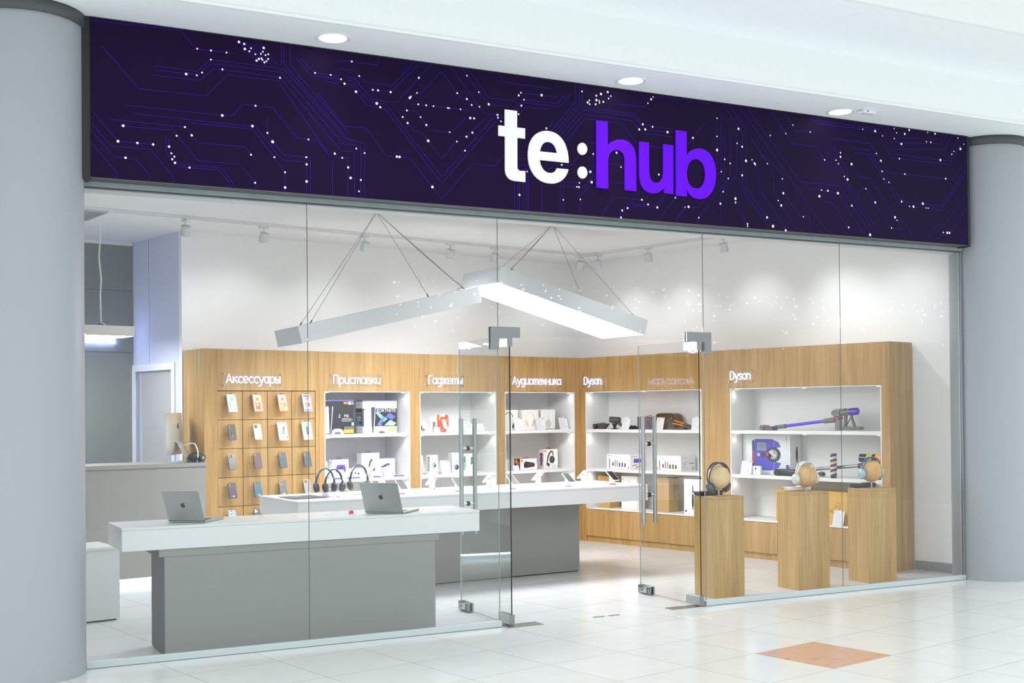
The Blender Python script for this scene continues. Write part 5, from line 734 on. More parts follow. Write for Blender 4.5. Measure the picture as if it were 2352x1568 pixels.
t = thing('hair_clip', 'small dark brown clip case lying behind a price card', 'clip', fp('W', .71, .16, ST + .0006), AW); b = MB(); b.box(-.055, .055, -.03, .03, 0, .028, BRZD, .008, 2); b.box(-.05, .03, -.02, .02, .028, .042, BRZ, .006, 2); b.obj('body', t)
t = thing('hair_tool_case', 'dark brown box shaped case behind the steel door bars', 'case', fp('W', .93, .11, ST + .0006), AW)
b = MB(); b.box(-.115, .115, 0, .16, 0, .143, H('41312a', .35), .006, 2); b.box(-.117, -.085, -.002, .162, .0, .145, H('241f20', .35), .004, 1); b.obj('body', t); b = MB(); b.tube([(-.04, .08, .143), (-.03, .08, .156), (.03, .08, .156), (.04, .08, .143)], .005, H('77706a', .4), 8); b.obj('handle', t)
t = thing('hair_tool_case', 'large dark brown case with one rounded shoulder', 'case', fp('W', 1.155, .2, ST + .0006), AW)
prof = [(-.16, 0), (.16, 0)] + arc(.08, .1, .08, .082, 0, 90, 10) + arc(-.08, .1, .08, .082, 90, 180, 10)
b = MB(); b.prism([prof], 0, .12, H('3a2b1e', .3)); b.prism([[(x * .93, z * .95 + .003) for x, z in prof]], -.0035, 0, H('33261a', .22)); b.tube([(x, .0, z) for x, z in prof[2:]], .0035, H('6b5a48', .4), 6); b.box(.08, .105, -.0045, -.003, .125, .129, H('cfc6b8', .4)); b.obj('body', t)
price_card('W', 1.21, .115, .14, ST, .03, 'white price card leaning before the large rounded case', 14, -3)
t = thing('hair_straightener', 'grey and orange hair straightener propped on its dark base', 'hair straightener', fp('W', 1.47, .13, ST + .0006), AW)
OR = H('d98a3a', .35, .5); GR = H('5f5c58', .4, .3)
for dz, dy in ((0, 0), (-.032, -.02)):
    nm = 'upper_arm' if dz == 0 else 'lower_arm'; b = MB(); p0, p1 = Vector((-.13, dy, .104 + dz)), Vector((.15, dy, .03 + dz * .45)); m_ = p0.lerp(p1, .5)
    b.tube([p0, p0.lerp(p1, .1), m_], [.006, .009, .01], OR, 10); b.tube([m_, p1], [.011, .013], GR, 10); b.cyl(m_ + Vector((-.012, 0, .004)), m_ + Vector((.012, 0, -.004)), .0145, OR, n=16); b.obj(nm, t)
b = MB(); b.box(.13, .165, -.04, .02, 0, .03, GR, .006, 2); b.obj('hinge', t); b = MB(); b.box(-.17, .06, -.045, .045, 0, .03, BRZD, .012, 3); b.cyl((.0, -.0455, .018), (.0, -.047, .018), .004, H('f2a030', .4, 0, .5, 1.5), n=10); b.obj('base', t)
b = MB(); b.tube([(-.17, 0, .02), (-.2, 0, .03), (-.21, .02, .05), (-.17, .05, .05), (-.12, .06, .04)], .004, GR, 8); b.obj('cord', t)
price_card('W', 1.73, .12, .142, ST, .03, 'white price card beside the straightener by the oak stile', 14, -3)
ST_ = lambda u, v, w_, h_, c: ('p', [(u - w_, v), (u + w_, v), (u + w_, v + h_ * .9), (u, v + h_), (u - w_, v + h_ * .9)], c)
STY = lambda c, c2: [ST_(.12, .12, .016, .58, '5c5868'), ('r', .1, .0, .135, .11, c2), ST_(.27, .2, .03, .24, '5b5148'), ST_(.37, .16, .016, .46, '6b6468'), ST_(.46, .16, .014, .44, '6b6468'), ST_(.56, .14, .03, .3, c), ST_(.68, .14, .03, .3, c), ST_(.8, .14, .03, .26, '5d5350'), ('r', .04, .86, .24, .89, INK), ('r', .93, .06, .965, .16, '3a3a40')]
carton('W', 'hair_tool_box', 'long pinkish white box with a row of violet styling heads', .33, .37, .17, .21, SM, .10, 'f5efef', group=GW, F=STY('5a5a9c', '8f88d8'), Rr=[('r', .3, .42, .95, .66, '5c58c8'), ('r', .3, .66, .95, .7, 'c59ad0'), ('p', [(.2, .25), (.55, .3), (.55, .26), (.22, .2)], '6a5a50'), ('p', [(.45, .1), (.85, .24), (.87, .2), (.5, .06)], '6a5a50'), ('r', .1, .82, .5, .85, INK)])
carton('W', 'hair_tool_box', 'long white box with a row of brown styling heads', 1.11, .355, .17, .25, SM, .10, 'f3f3f3', group=GW, F=[('t', 'dyson', .1, .88, .05, INK)] + STY('6a5238', 'c4705a')[:-2] + [('r', .02, .08, .045, .18, '2f2f33'), ('r', .04, .8, .36, .815, 'c4c4c8')], Rr=[('t', 'dyson', .3, .85, .05, INK), ('n', .1, .1, .5, .6, 5, 'd0d0d4'), ('r', .55, .46, .9, .52, '8d8d92'), ('r', .75, .1, .9, .24, 'b4b4b8')])
MUG = H('f2f0ee', .3); b = MB(); b.ball((0, 0, .03), .03, H('dcdcdd', .15, .4), (1, 1, 1), 20, 12); tag(b.obj('glass_ornament', None, fp('W', 1.80, .2, SM), AW), 'small shiny round thing beside the box of brown styling heads', 'ornament')
DRW = lambda: [('l', arc(.45, .78, .22, .1, 20, 160, 12), .002, 'a07f4c'), ('l', [(.4, .15), (.36, .3), (.36, .7), (.46, .9), (.56, .7), (.56, .3), (.5, .15), (.47, .05)], .002, '8f7040')]
carton('W', 'cardboard_box', 'plain brown cardboard box nearest the inner corner', .175, .19, .374, .17, SB, .11, CARDB, group=GW, bev=.002, F=[('l', arc(.5, .78, .3, .12, 20, 170, 12), .003, '8a6a38')], Rr=[('l', [(.15, .35), (.15, .75)], .006, '5f4726')])
carton('W', 'hair_tool_box', 'tall pinkish white box with a faint tower picture and blue dot', .55, .25, .383, .14, SB, .11, 'f6efec', group=GW, F=[('e', .09, .9, .035, .03, '9fb4d8'), ('p', [(.46, .66), (.55, .66), (.53, .86), (.505, .9), (.48, .86)], 'd3cac8'), ('r', .47, .36, .5, .5, 'd8cfcd'), ('r', .1, .0, .3, .01, 'bdb4b2'), ('r', .7, .0, .9, .01, 'bdb4b2')], Rr=[('r', .4, .2, .5, .6, 'dcb9b4')])
carton('W', 'cardboard_box', 'tall brown cardboard box with a line drawn styling wand', 1.10, .178, .385, .17, SB, .11, H('c4a06a', .75), group=GW, bev=.002, F=DRW() + [('l', [(.34, .6), (.34, .3)], .0015, '8f7040')], Rr=[('l', [(.55, .35), (.55, .85)], .007, '5f4726'), ('p', [(.35, .97), (.95, .97), (.8, 1.0), (.5, 1.0)], '6a5a3a')])
carton('W', 'hair_tool_box', 'tall white box with a black and gold styling wand by the pedestal', 1.53, .25, .386, .12, SB, .07, 'f5f5f5', group=GW, F=[('t', 'dyson', .5, .935, .022, INK), ('p', [(.47, .62), (.54, .62), (.53, .8), (.505, .83), (.48, .8)], '4a4a4e'), ('r', .462, .56, .548, .6, 'c9a860'), ('p', [(.455, .24), (.55, .24), (.55, .56), (.455, .56)], '35353a'), ('p', [(.47, .24), (.54, .24), (.515, .12), (.5, .12)], '222226'), ('r', .08, .06, .16, .12, '3c3c40'), ('r', .3, .9, .7, .905, 'cfcfd2')])
# stick vacuum with the violet tube
def vl(x, z, y=0.0): return (x - 2.53, y, z - ST)
t = thing('stick_vacuum', 'stick vacuum with a violet tube and violet filter end', 'stick vacuum', fp('W', 2.53, .15, ST + .0006), AW)
VG = H('6c6b6b', .4, .2); VP = H('4a44d0', .3, .3); VF = H('5b2fae', .25, .4); VR = H('a5463c', .4); VS = H('9a9a9c', .3, .7)
def V(p, q, r, mt, r1=None): return MB().cyl(vl(*p), vl(*q), r, mt, r1)
b = MB(); b.box(0.0, .165, -.045, .06, .0, .03, VG, .012, 2); b.cyl((.03, -.05, .028), (.03, .065, .028), .026, VG, n=20); b.box(.04, .17, -.048, .0, .03, .042, VR, .004, 1); b.box(.09, .15, -.047, .0, .0, .012, VP); b.obj('floor_head', t)
b = V((2.69, 1.356), (2.83, 1.369), .019, VG, .022); b.cyl(vl(2.70, 1.36, -.02), vl(2.73, 1.36, -.02), .014, VP); b.obj('neck', t)
V((2.82, 1.369), (3.30, 1.421), .0155, VP).obj('tube', t)
b = V((3.285, 1.419), (3.42, 1.434), .023, VG, .026); b.obj('coupling', t)
b = MB(); b.cyl(vl(3.455, 1.33), vl(3.455, 1.44), .034, H('8b8b8d', .2, .3), n=24); b.lathe([(.037, 0), (.037, .11)], ACRYL, 24, vl(3.455, 1.327)); b.obj('dust_bin', t)
b = MB(); b.box(.875, .955, -.035, .035, 1.437 - ST, 1.463 - ST, VR, .008, 2); b.obj('release_catch', t)
b = MB(); c_ = Vector(vl(3.44, 1.50)); b.cyl(c_ + Vector((-.03, 0, 0)), c_ + Vector((.05, 0, .004)), .03, VG, n=20)
for k in range(10): a = 2 * PI * k / 10; u = Vector((0, math.cos(a), math.sin(a))); b.tube([c_ + Vector((-.052, 0, 0)) + u * .016, c_ + Vector((-.015, 0, 0)) + u * .037, c_ + Vector((.045, 0, .003)) + u * .035], .0085, VS, 8)
b.obj('cyclones', t)
b = MB(); b.cyl(vl(3.485, 1.505), vl(3.59, 1.511), .033, VG, n=28); b.box(.985, 1.01, -.012, .012, 1.537 - ST, 1.546 - ST, VR, .003, 1); b.obj('motor', t)
b = MB(); b.cyl(vl(3.585, 1.511), vl(3.665, 1.516), .036, VF, n=30); b.cyl(vl(3.665, 1.516), vl(3.672, 1.516), .033, VF, n=30); b.obj('filter', t)
b = MB(); b.tube([vl(3.535, 1.48), vl(3.53, 1.36)], .019, VG, 12); b.tube([vl(3.60, 1.485), vl(3.615, 1.42), vl(3.64, 1.36)], .014, VG, 12); b.tube([vl(3.55, 1.388), vl(3.60, 1.47)], .006, VG, 8); b.obj('grip', t)
b = MB(); b.box(.975, 1.185, -.04, .04, .012, .042, VG, .012, 3); b.obj('battery', t)
# robot vacuum carton, its cards, second vacuum, striped roller, big cardboard box
UV = '5750bc'
RBF = [('p', [(.2, .3), (.26, .88), (.62, .88), (.66, .86), (.66, .63), (.58, .6), (.55, .5), (.58, .36), (.66, .33), (.66, .12), (.6, .1), (.27, .1)], UV), ('p', [(.665, .86), (.76, .8), (.81, .69), (.665, .65)], UV), ('p', [(.665, .12), (.76, .17), (.81, .29), (.665, .33)], UV), ('p', [(.2, .1), (.25, .1), (.25, .87), (.2, .83)], '43407c'), ('p', [(.21, .28), (.25, .28), (.25, .55), (.215, .62)], 'c24a36'), ('r', .315, .6, .5, .79, 'a6a9ad'), ('r', .33, .62, .49, .77, '808488'), ('e', .34, .49, .03, .038, 'e9e6da'), ('e', .34, .49, .014, .018, '5a4630'), ('e', .435, .49, .05, .065, '45464e'), ('e', .655, .5, .145, .182, '2c2c30'), ('e', .655, .5, .125, .16, '56565a'), ('e', .655, .5, .115, .148, '1f1f22')]
for k in range(11): a = R(-120 + 24 * k); RBF.append(('l', [(.655 + .05 * math.cos(a), .5 + .065 * math.sin(a)), (.655 + .1 * math.cos(a), .5 + .13 * math.sin(a))], .011, 'd2d2d0'))
RBF += [('p', [(.56, .56), (.62, .62), (.73, .47), (.68, .42)], 'cfcfcd'), ('e', .54, .5, .03, .05, 'c8392f'), ('r', .93, .12, .98, .25, '5850ae'), ('n', .935, .62, .955, .8, 12, 'b9b9bd'), ('l', [(.945, .84), (.945, .95)], .006, '55555b')]
carton('W', 'robot_vacuum_box', 'large white box with a violet robot vacuum seen from above', 2.25, .60, .418, .19, SM, .19, H('e4e6e6', .4), group=GW, F=RBF, Rr=[('e', .6, .5, .1, .2, '1d1d1f')])
price_card('W', 2.395, .14, .145, SM, .035, 'white price card leaning on the large robot vacuum box', 14, -3)
o = carton('W', 'accessory_box', 'small white box with a violet mark before the robot vacuum box', 2.455, .105, .09, .03, SM, .07, 'f1f2f3', group=GW, F=[('r', .38, .55, .55, .8, '4a46a8'), ('l', [(.5, .1), (.5, .45)], .004, '77777c'), ('r', .0, .0, 1, .03, 'c9cacc')])
def ul(x, z, y=0.0): return (x - 2.75, y, z - SM)
t = thing('stick_vacuum', 'black and yellow stick vacuum with a grey steel tube', 'stick vacuum', fp('W', 2.75, .115, SM + .0006), AW); VK = H('37373a', .35, .3)
b = MB(); b.box(0, .24, -.05, .06, .004, .066, VK, .018, 3); b.cyl((.02, -.055, .034), (.02, .065, .034), .034, VK, n=20); b.obj('floor_head', t)
b = MB(); b.cyl(ul(2.93, .915), ul(3.18, .933), .017, VK); b.obj('neck', t); b = MB(); b.cyl(ul(3.14, .936), ul(3.72, .99), .0165, H('87888b', .3, .8)); b.obj('tube', t)
b = MB(); b.cyl(ul(3.70, .985), ul(3.78, 1.0), .026, VK); b.cyl(ul(3.72, 1.066), ul(3.80, 1.064), .04, H('2a2a2c', .2, .3), n=28); b.cyl(ul(3.80, 1.064), ul(3.86, 1.062), .043, H('cdb84a', .3), n=28); b.cyl(ul(3.86, 1.062), ul(3.895, 1.062), .044, H('2a2a2c', .2, .3), n=28); b.cyl(ul(3.895, 1.062), ul(3.96, 1.06), .046, H('e8a01e', .3), n=28); b.obj('body', t)
b = MB(); b.tube([ul(3.90, 1.03), ul(3.91, .95), ul(3.93, .90)], .022, VK, 12); b.box(1.1, 1.24, -.04, .04, 0, .045, VK, .01, 2); b.obj('grip', t)
t = thing('vacuum_tool', 'short black vacuum tool with a red ring behind the pale headphones', 'vacuum tool', fp('W', 3.26, .13, SM + .0006), AW); b = MB(); b.cyl((-.05, .04, .025), (.035, -.02, .03), .02, VK, n=20); b.cyl((.035, -.02, .03), (.042, -.025, .0303), .0225, VG, n=20); b.cyl((-.012, .012, .046), (.01, -.004, .05), .006, H('b33a30', .4), n=10); b.cyl((.0425, -.0253, .0303), (.0428, -.0255, .0303), .016, BLACK, n=18); b.obj('body', t)
def stripes():
    mt = bpy.data.materials.new('striped_fabric'); mt.use_nodes = True; nt, N, L, bb = nodes(mt); tc = N('ShaderNodeTexCoord'); sp = N('ShaderNodeSeparateXYZ'); L(tc.outputs['Object'], sp.inputs[0])
    at = N('ShaderNodeMath', operation='ARCTAN2'); L(sp.outputs['Y'], at.inputs[0]); L(sp.outputs['X'], at.inputs[1])
    q = N('ShaderNodeMath', operation='MULTIPLY_ADD'); L(at.outputs[0], q.inputs[0]); q.inputs[1].default_value = -1 / (2 * PI); z = N('ShaderNodeMath', operation='MULTIPLY'); L(sp.outputs['Z'], z.inputs[0]); z.inputs[1].default_value = 20.5; L(z.outputs[0], q.inputs[2])
    f = N('ShaderNodeMath', operation='FRACT'); L(q.outputs[0], f.inputs[0]); g = N('ShaderNodeMath', operation='GREATER_THAN'); L(f.outputs[0], g.inputs[0]); g.inputs[1].default_value = .5
    mx = N('ShaderNodeMixRGB'); L(g.outputs[0], mx.inputs['Fac']); mx.inputs['Color1'].default_value = lin('d9c76e'); mx.inputs['Color2'].default_value = lin('3b2a9c'); L(mx.outputs['Color'], bb.inputs['Base Color']); bb.inputs['Roughness'].default_value = .7; return mt
t = thing('brush_roller', 'upright roller with yellow and violet spiral stripes', 'brush roller', fp('W', 3.46, .045, SM + .0006), AW); b = MB(); b.cyl((0, 0, .018), (0, 0, .236), .031, stripes(), n=36, cap=True); b.obj('roller', t); b = MB(); b.cyl((0, 0, 0), (0, 0, .018), .029, BLACK, n=24); b.cyl((0, 0, .236), (0, 0, .242), .027, H('5a5448', .5), n=24); b.obj('end_cap', t)
RBT = [('t', 'd', .05, .87, .08, '4a3414'), ('l', arc(.05, .45, .045, .08, 40, 330, 14), .0025, '6f5222'), ('t', 'wo', .045, .1, .045, '4a3414'), ('l', [(.75, .42), (.8, .38), (.88, .4), (.9, .5), (.86, .56), (.83, .52), (.8, .44), (.74, .46), (.75, .42)], .003, '6f5222'), ('l', [(.845, .56), (.845, .63), (.875, .68), (.905, .63), (.9, .52)], .003, '6f5222'), ('l', [(.76, .38), (.9, .36), (.9, .4)], .003, '6f5222')]
carton('W', 'cardboard_box', 'big golden cardboard box with line drawings behind the pedestals', 2.715, .85, .325, .23, SB, .12, GOLD, group=GW, bev=.002, F=RBT, Rr=[('r', .25, .25, .5, .82, 'f0ece4'), ('r', .32, .3, .42, .42, '6a6a6a'), ('n', .3, .45, .46, .8, 6, '8d8d90')])
price_card('W', 3.50, .125, .15, SB, .04, 'white price card leaning on the big golden cardboard box', 14, -3)
# ================================================================== FRONT TABLE
APB = arc(0, .0, .42, .46, 200, 340, 14)
def apple():
    body = [(.0, .36), (.14, .42), (.28, .40), (.38, .30), (.30, .18), (.28, .06), (.33, -.08), (.42, -.15), (.36, -.32), (.24, -.46), (.12, -.48), (.0, -.44), (-.12, -.48), (-.24, -.46), (-.36, -.30), (-.43, -.08), (-.42, .14), (-.34, .32), (-.2, .41), (-.08, .39)]
    leaf = [(-.01, .46), (.02, .58), (.10, .68), (.20, .70), (.18, .58), (.10, .49)]
    return [body, leaf]
ALG = H('a9adad', .35, .55, name='grey_aluminium')
def laptop(lab, hx, hy, rz, w, d, lh):
    t = thing('laptop', lab, 'laptop', (hx, hy, .8325), rz, 'open laptops on the front table')
    b = MB(); b.prism([[(x, y) for x, y in rrect(0, w, 0, d, .012)]], -.0145, -.003, ALG, None, Matrix.Rotation(R(-90), 4, 'X')); b.v = [(x, y, z) for x, y, z in b.v]
    b.obj('base', t)
    b = MB(); b.box(.025, w - .025, .02, d * .52, .0146, .0152, H('1d1e20', .5)); [b.box(.028 + (w - .056) * i / 13 + .001, .028 + (w - .056) * (i + 1) / 13 - .001, .024 + j * (d * .47 / 6), .024 + (j + 1) * (d * .47 / 6) - .002, .0152, .0162, H('2b2c2f', .5)) for i in range(13) for j in range(6)]; b.obj('keyboard', t)
    b = MB(); [b.box(w - .0004, w + .0003, .04 + .022 * i, .052 + .022 * i, .006, .009, BLACK) for i in range(3)]; [b.box(-.0003, .0004, .04 + .022 * i, .052 + .022 * i, .006, .009, BLACK) for i in range(3)]; b.cyl((.0, .004, .013), (w, .004, .013), .005, BLACK, n=10); b.obj('ports', t)
    X = Matrix.Translation((0, .002, .0155)) @ Matrix.Rotation(R(26), 4, 'X')
    b = MB(); b.prism([rrect(0, w, .0, lh, .010)], -.0035, .0025, ALG, None, X); l = b.obj('lid', t)
    b = MB(); b.box(.006, w - .006, .0026, .0032, .012, lh - .006, H('0d0d10', .15), xf=X); b.obj('screen', l)
    b = MB(); k = lh * .165; [b.prism([[(w / 2 + x * k, lh * .52 + z * k) for x, z in q]], -.0042, -.0034, H('202324', .2), None, X) for q in apple()]; b.obj('emblem', l)
    return t
laptop('open grey laptop at the left end of the front table', .585, .40, R(-39), .258, .30, .224)
laptop('open grey laptop near the right end of the front table', 1.94, .325, R(-44), .285, .33, .232)
t = thing('security_puck', 'small white sensor puck with a red disc and thin cable on the front table', 'security sensor', (1.813, .275, .8325), R(20)); b = MB(); b.cyl((0, 0, 0), (0, 0, .008), .016, H('f2f2f2', .3), n=24); b.cyl((0, -.002, .017), (0, -.012, .017), .0165, H('d8442f', .4), n=24); b.cyl((0, -.0, .017), (0, .004, .017), .0175, H('f4f4f4', .3), n=24); b.obj('puck', t)
b = MB(); b.tube([(.0, .006, .02), (-.005, .04, .032), (-.02, .09, .03), (-.06, .12, .012), (-.10, .12, .003), (-.13, .115, .003), (-.115, .125, .006)], .0016, H('e8e8ea', .4), 6); b.obj('cable', t)
t = thing('security_puck', 'tiny clear sensor and coiled wire on the front table beside the left laptop', 'security sensor', (1.23, .47, .8325), 0); b = MB(); b.box(-.02, .02, -.012, .012, 0, .008, ACRYL, .003, 1); b.cyl((0, 0, .008), (0, 0, .011), .006, H('e6e6e8', .3), n=12); b.obj('puck', t); b = MB(); b.tube([(.02, 0, .004), (.06, .03, .02), (.12, .02, .02), (.19, -.05, .006), (.23, -.10, .002)], .0012, H('d8dcde', .4), 6); b.obj('cable', t)
# ================================================================== MID TABLE
def phone_stand(lab, x, y, front, led, parked=None):
    px, py = x, y; t = thing('phone_stand', lab, 'phone stand', (px, py, .8325), T2R if front else T2R + PI, 'phones on white security stands')
    PW = H('f6f6f6', .3)
    b = MB(); b.cyl((0, 0, 0), (0, 0, .011), .028, led, n=28); b.obj('light_ring', t)
    b = MB(); b.lathe([(.027, .011), (.026, .018), (.021, .05), (.019, .07), (.0, .075)], PW, 24); b.box(-.02, .02, -.006, .03, .012, .075, PW, .008, 2); b.obj('stem', t)
    X = Matrix.Translation((0, -.004, .082)) @ Matrix.Rotation(R(-57), 4, 'X')
    b = MB(); b.prism([rrect(-.037, .037, -.074, .074, .010)], -.005, .004, H('eceae6', .3), None, X); ph = b.obj('phone', t)
    b = MB(); b.prism([rrect(-.0345, .0345, -.0715, .0715, .009)], -.0056, -.005, H('1f2022', .3, 0, .15), None, X); b.obj('screen', ph)
    b = MB(); b.box(-.034, -.004, .004, .0055, .036, .068, H('e4e2de', .3), .004, 2, xf=X); [b.cyl((cx, .0055, cz), (cx, .0075, cz), .0065, H('3a3a3e', .2), n=14, xf=X) for cx, cz in ((-.026, .06), (-.013, .045))]; b.obj('camera_bump', ph)
    b = MB(); b.tube([(0, .03, .02), (.02, .07, .012), (.06, .09, .004), (.09, .06, .004), (.06, .02, .004), (.03, .03, .01)], .004, PW, 8); b.obj('coiled_cable', t)
    return t
for (x, y), lab, led in zip(((2.931, 2.056), (3.475, 2.052), (4.043, 2.086), (4.652, 2.115), (5.152, 2.123)), ('phone on a violet lit stand just right of the right laptop', 'phone on a violet lit stand behind the steel door bar', 'phone on a violet lit stand behind the black door edge', 'phone on a violet lit stand before the inner corner', 'phone on a red lit stand at the right end of the long table'), (LEDP, LEDP, LEDP, LEDP, LEDR)): phone_stand(lab, x, y, True, led)
for (x, y), lab, led in zip(((3.403, 2.465), (4.009, 2.50), (4.551, 2.52), (5.069, 2.53)), ('white stand seen from behind with a red light, before the gadget cabinet', 'white stand seen from behind right of the steel door bars', 'white stand seen from behind below the orange speaker box', 'white stand seen from behind in front of the oak inner corner'), (LEDR, LEDP, LEDP, LEDP)): phone_stand(lab, x, y, False, led)
def headphones(lab, x, y, z, rz, band, cup, pad, w=.17, h=.20, cz=.045, tilt=0, stand=True, fat=1.0, group='headphones on clear stands'):
    t = thing('headphones', lab, 'headphones', (x, y, z), rz, group); r = w / 2
    top = h; P = arc(0, cz + .02, r, top - cz - .02, 0, 180, 26)
    b = MB(); M_ = []
    for dy in (-.009, -.003, .003, .009): b.tube([(px, dy * fat, pz - abs(dy) * .15) for px, pz in P], .0048, band, 8)
    b.obj('headband', t)
    for s in (-1, 1):
        b = MB(); X = Matrix.Translation((s * (r + .004), 0, cz)) @ Matrix.Rotation(R(s * 9), 4, 'Y') @ Matrix.Rotation(s * PI / 2, 4, 'Y'); X = X @ Matrix.Diagonal((1.05, .82, 1, 1))
        b.lathe([(0, .017), (.024, .016), (.036, .009), (.039, 0), (.037, -.006)], cup, 28, xf=X); b.tube([(s * r, 0, cz + .02), (s * r, 0, cz + .06)], .0085, cup, 10); c = b.obj('ear_cup', t)
        b = MB(); b.lathe([(.037, -.006), (.038, -.014), (.034, -.024), (.022, -.024), (.014, -.014), (0, -.014)], pad, 28, xf=X); b.obj('ear_cushion', c)
    return t
def head_stand(lab, x, y, z, h, rz):
    t = thing('headphone_stand', lab, 'headphone stand', (x, y, z), rz, 'clear headphone stands'); b = MB(); b.box(-.05, .05, -.045, .045, 0, .004, ACRYL, .001, 1); b.obj('foot', t)
    b = MB(); P = arc(0, h - .085, .072, .075, -20, 200, 24); [b.add([(p[0], yy, p[1]) for p in (a, c) for yy in (-.014, .014)], [(0, 1, 3, 2)], H('e6ebf0', .1, 0, .5)) for a, c in zip(P, P[1:])]; b.tube([(0.0, .0, .004), (.0, .008, h * .3), (0, 0, h - .012)], .005, ACRYL, 8); b.obj('arch', t)
    return t
HP = ((2.262, 2.13, .165, 'navy blue headphones on a clear stand, leftmost on the long table', H('2c3a5e', .45), H('34466e', .4), H('222c48', .6), .168, .205), (2.315, 2.06, .15, 'black headphones with round knobs overlapping the navy pair', H('1c1c1e', .4), H('26262a', .4), H('4c4842', .6), .158, .20),
      (2.60, 2.22, .17, 'black headphones with large cups beside the right laptop lid', H('2a2a2b', .45), H('2b2c2d', .45), H('5c5346', .6), .17, .225), (2.80, 2.33, .15, 'white headphones just behind the right laptop lid', H('eef0f2', .3), H('f0f0f2', .3), H('dcdde0', .5), .125, .20))
for x, y, zo, lab, bd_, cp, pd, w, h in HP:
    head_stand('clear stand under the ' + {'n': 'navy', 'w': 'white', 'b': 'black'}[lab[0]] + ' headphones' + (' with knobs' if 'knobs' in lab else ' with large cups' if 'large' in lab else ''), x, y, .8325, h + .043, 0)
    headphones(lab, x, y, .868, R(4), bd_, cp, pd, w, h, .045)
t = thing('display_block', 'white and orange sensor block with a violet glow below the navy headphones', 'security sensor', (2.285, 2.20, .8325), R(-10)); b = MB(); b.prism([[(-.022, 0), (.022, 0), (.014, .075), (-.024, .07)]], -.02, .02, H('f3f3f5', .3)); b.box(-.026, .018, -.018, .022, .07, .08, H('e86a3c', .4), .002, 1); b.obj('block', t); b = MB(); b.box(-.028, .028, -.026, .022, 0, .009, LEDP); b.obj('light_ring', t); b = MB(); b.tube([(.02, 0, .06), (.06, .0, .055), (.075, 0, .03), (.05, 0, .012), (.09, 0, .02), (.13, 0, .05), (.20, .02, .05), (.24, .02, .02), (.19, 0, .01)], .0035, H('f4f4f6', .3), 8); b.obj('coiled_cable', t)
t = thing('display_block', 'peach and white sensor block hanging by the white headphones', 'security sensor', (2.83, 2.29, .8325), R(-8)); b = MB(); b.box(-.03, .035, -.012, .012, .075, .105, H('f1dccd', .4), .003, 1); b.box(-.032, -.026, -.013, .013, .072, .106, H('b5533a', .5)); b.cyl((.0, 0, 0), (0, 0, .075), .012, H('f1f1f1', .3), n=14); b.obj('block', t)
b = MB(); mq = [(1.907, 2.30), (1.925, 1.955), (2.235, 2.0), (2.217, 2.36)]
b = slab(mq[::-1], .8325, .8375, H('47484a', .7)); b.add([(2.02, 2.24, .8378), (2.09, 2.245, .8378), (2.09, 2.27, .8378), (2.02, 2.265, .8378)], [(0, 1, 2, 3)], H('b9b9b9', .5)); tag(b.obj('desk_mat'), 'dark grey flat mat at the left end of the long table', 'mat')
# ================================================================== PEDESTAL GOODS
def ball_display(bx, by, bz, k, wood):
    t = thing('wooden_ball', 'turned wooden ball on a steel pin on the ' + k, 'wooden ball', (bx, by, .8328), 0, 'wooden balls on the pedestals'); b = MB(); b.ball((0, 0, bz - .8328), .0975, wood, n=40, k=26); b.obj('ball', t); b = MB(); b.cyl((0, 0, .002), (0, 0, bz - .8328 - .085), .0085, STEEL, n=16); b.cyl((0, 0, 0), (0, 0, .004), .022, STEEL, n=20); b.obj('pin', t)
def over_ear(bx, by, bz, lab, band, cup, pad, ang, rz):
    t = thing('headphones', lab, 'headphones', (bx, by, bz), rz, 'headphones worn by wooden balls'); b = MB(); P = arc(0, 0, .116, .124, -ang + 16, 180 + ang - 16, 30)
    for s in (-1, 1): b.tube([(px, s * (.006 + .018 * math.sin(PI * i / 30)), pz) for i, (px, pz) in enumerate(P)], .0052, band, 8)
    b.obj('headband', t)
    b = MB(); Pm = P[8:23]; [b.add([(px, yy, pz - .003) for (px, pz) in (p, q) for yy in (-.021, .021)], [(0, 1, 3, 2)], band) for p, q in zip(Pm, Pm[1:])]; b.obj('canopy', t)
    for s in (-1, 1):
        X = Matrix.Rotation(R(s * ang), 4, 'Y') @ Matrix.Translation((s * .127, 0, -.012)); b = MB(); Y_ = X @ Matrix.Rotation(s * PI / 2, 4, 'Y') @ Matrix.Diagonal((1.08, .86, 1, 1)); b.lathe([(0, .018), (.027, .0172), (.037, .013), (.043, .005), (.0445, -.003), (.042, -.01), (0, -.011)], cup, 36, xf=Y_); b.cyl((0, 0, .03), (-s * .006, 0, .066), .004, STEEL, n=12, xf=X); c = b.obj('ear_cup', t)
        b = MB(); x0, x1 = sorted((-s * .013, -s * .031)); b.lathe([(0, -.0105), (.04, -.0105), (.043, -.016), (.042, -.024), (.034, -.028), (.022, -.028)], pad, 32, xf=Y_); b.obj('ear_cushion', c)
    return t
def pouch(lab, x, y, rz, mt, L=.2):
    t = thing('headphone_pouch', lab, 'pouch', (x, y, .8328), rz, 'soft headphone pouches'); b = MB(); b.box(-L * .5, L * .12, -.045, .045, .0, .034, mt, .0155, 3); b.box(L * .02, L * .5, -.045, .045, 0, .042, mt, .015, 3); b.obj('body', t); b = MB(); b.tube([(-L * .48, -.03, .018), (-L * .53, -.02, .03), (-L * .53, .02, .03), (-L * .48, .03, .018)], .005, mt, 8); b.obj('strap', t)
KN = ('pedestal right beside the open glass door', 'middle pedestal', 'pedestal by the grey column'); WD = (oak('pale_turned_wood', 'd3b07c', 'e2c494', 'eed6ae', 5), BALLW, oak('warm_turned_wood', 'c18f55', 'd8a96c', 'e4ba82', 2))
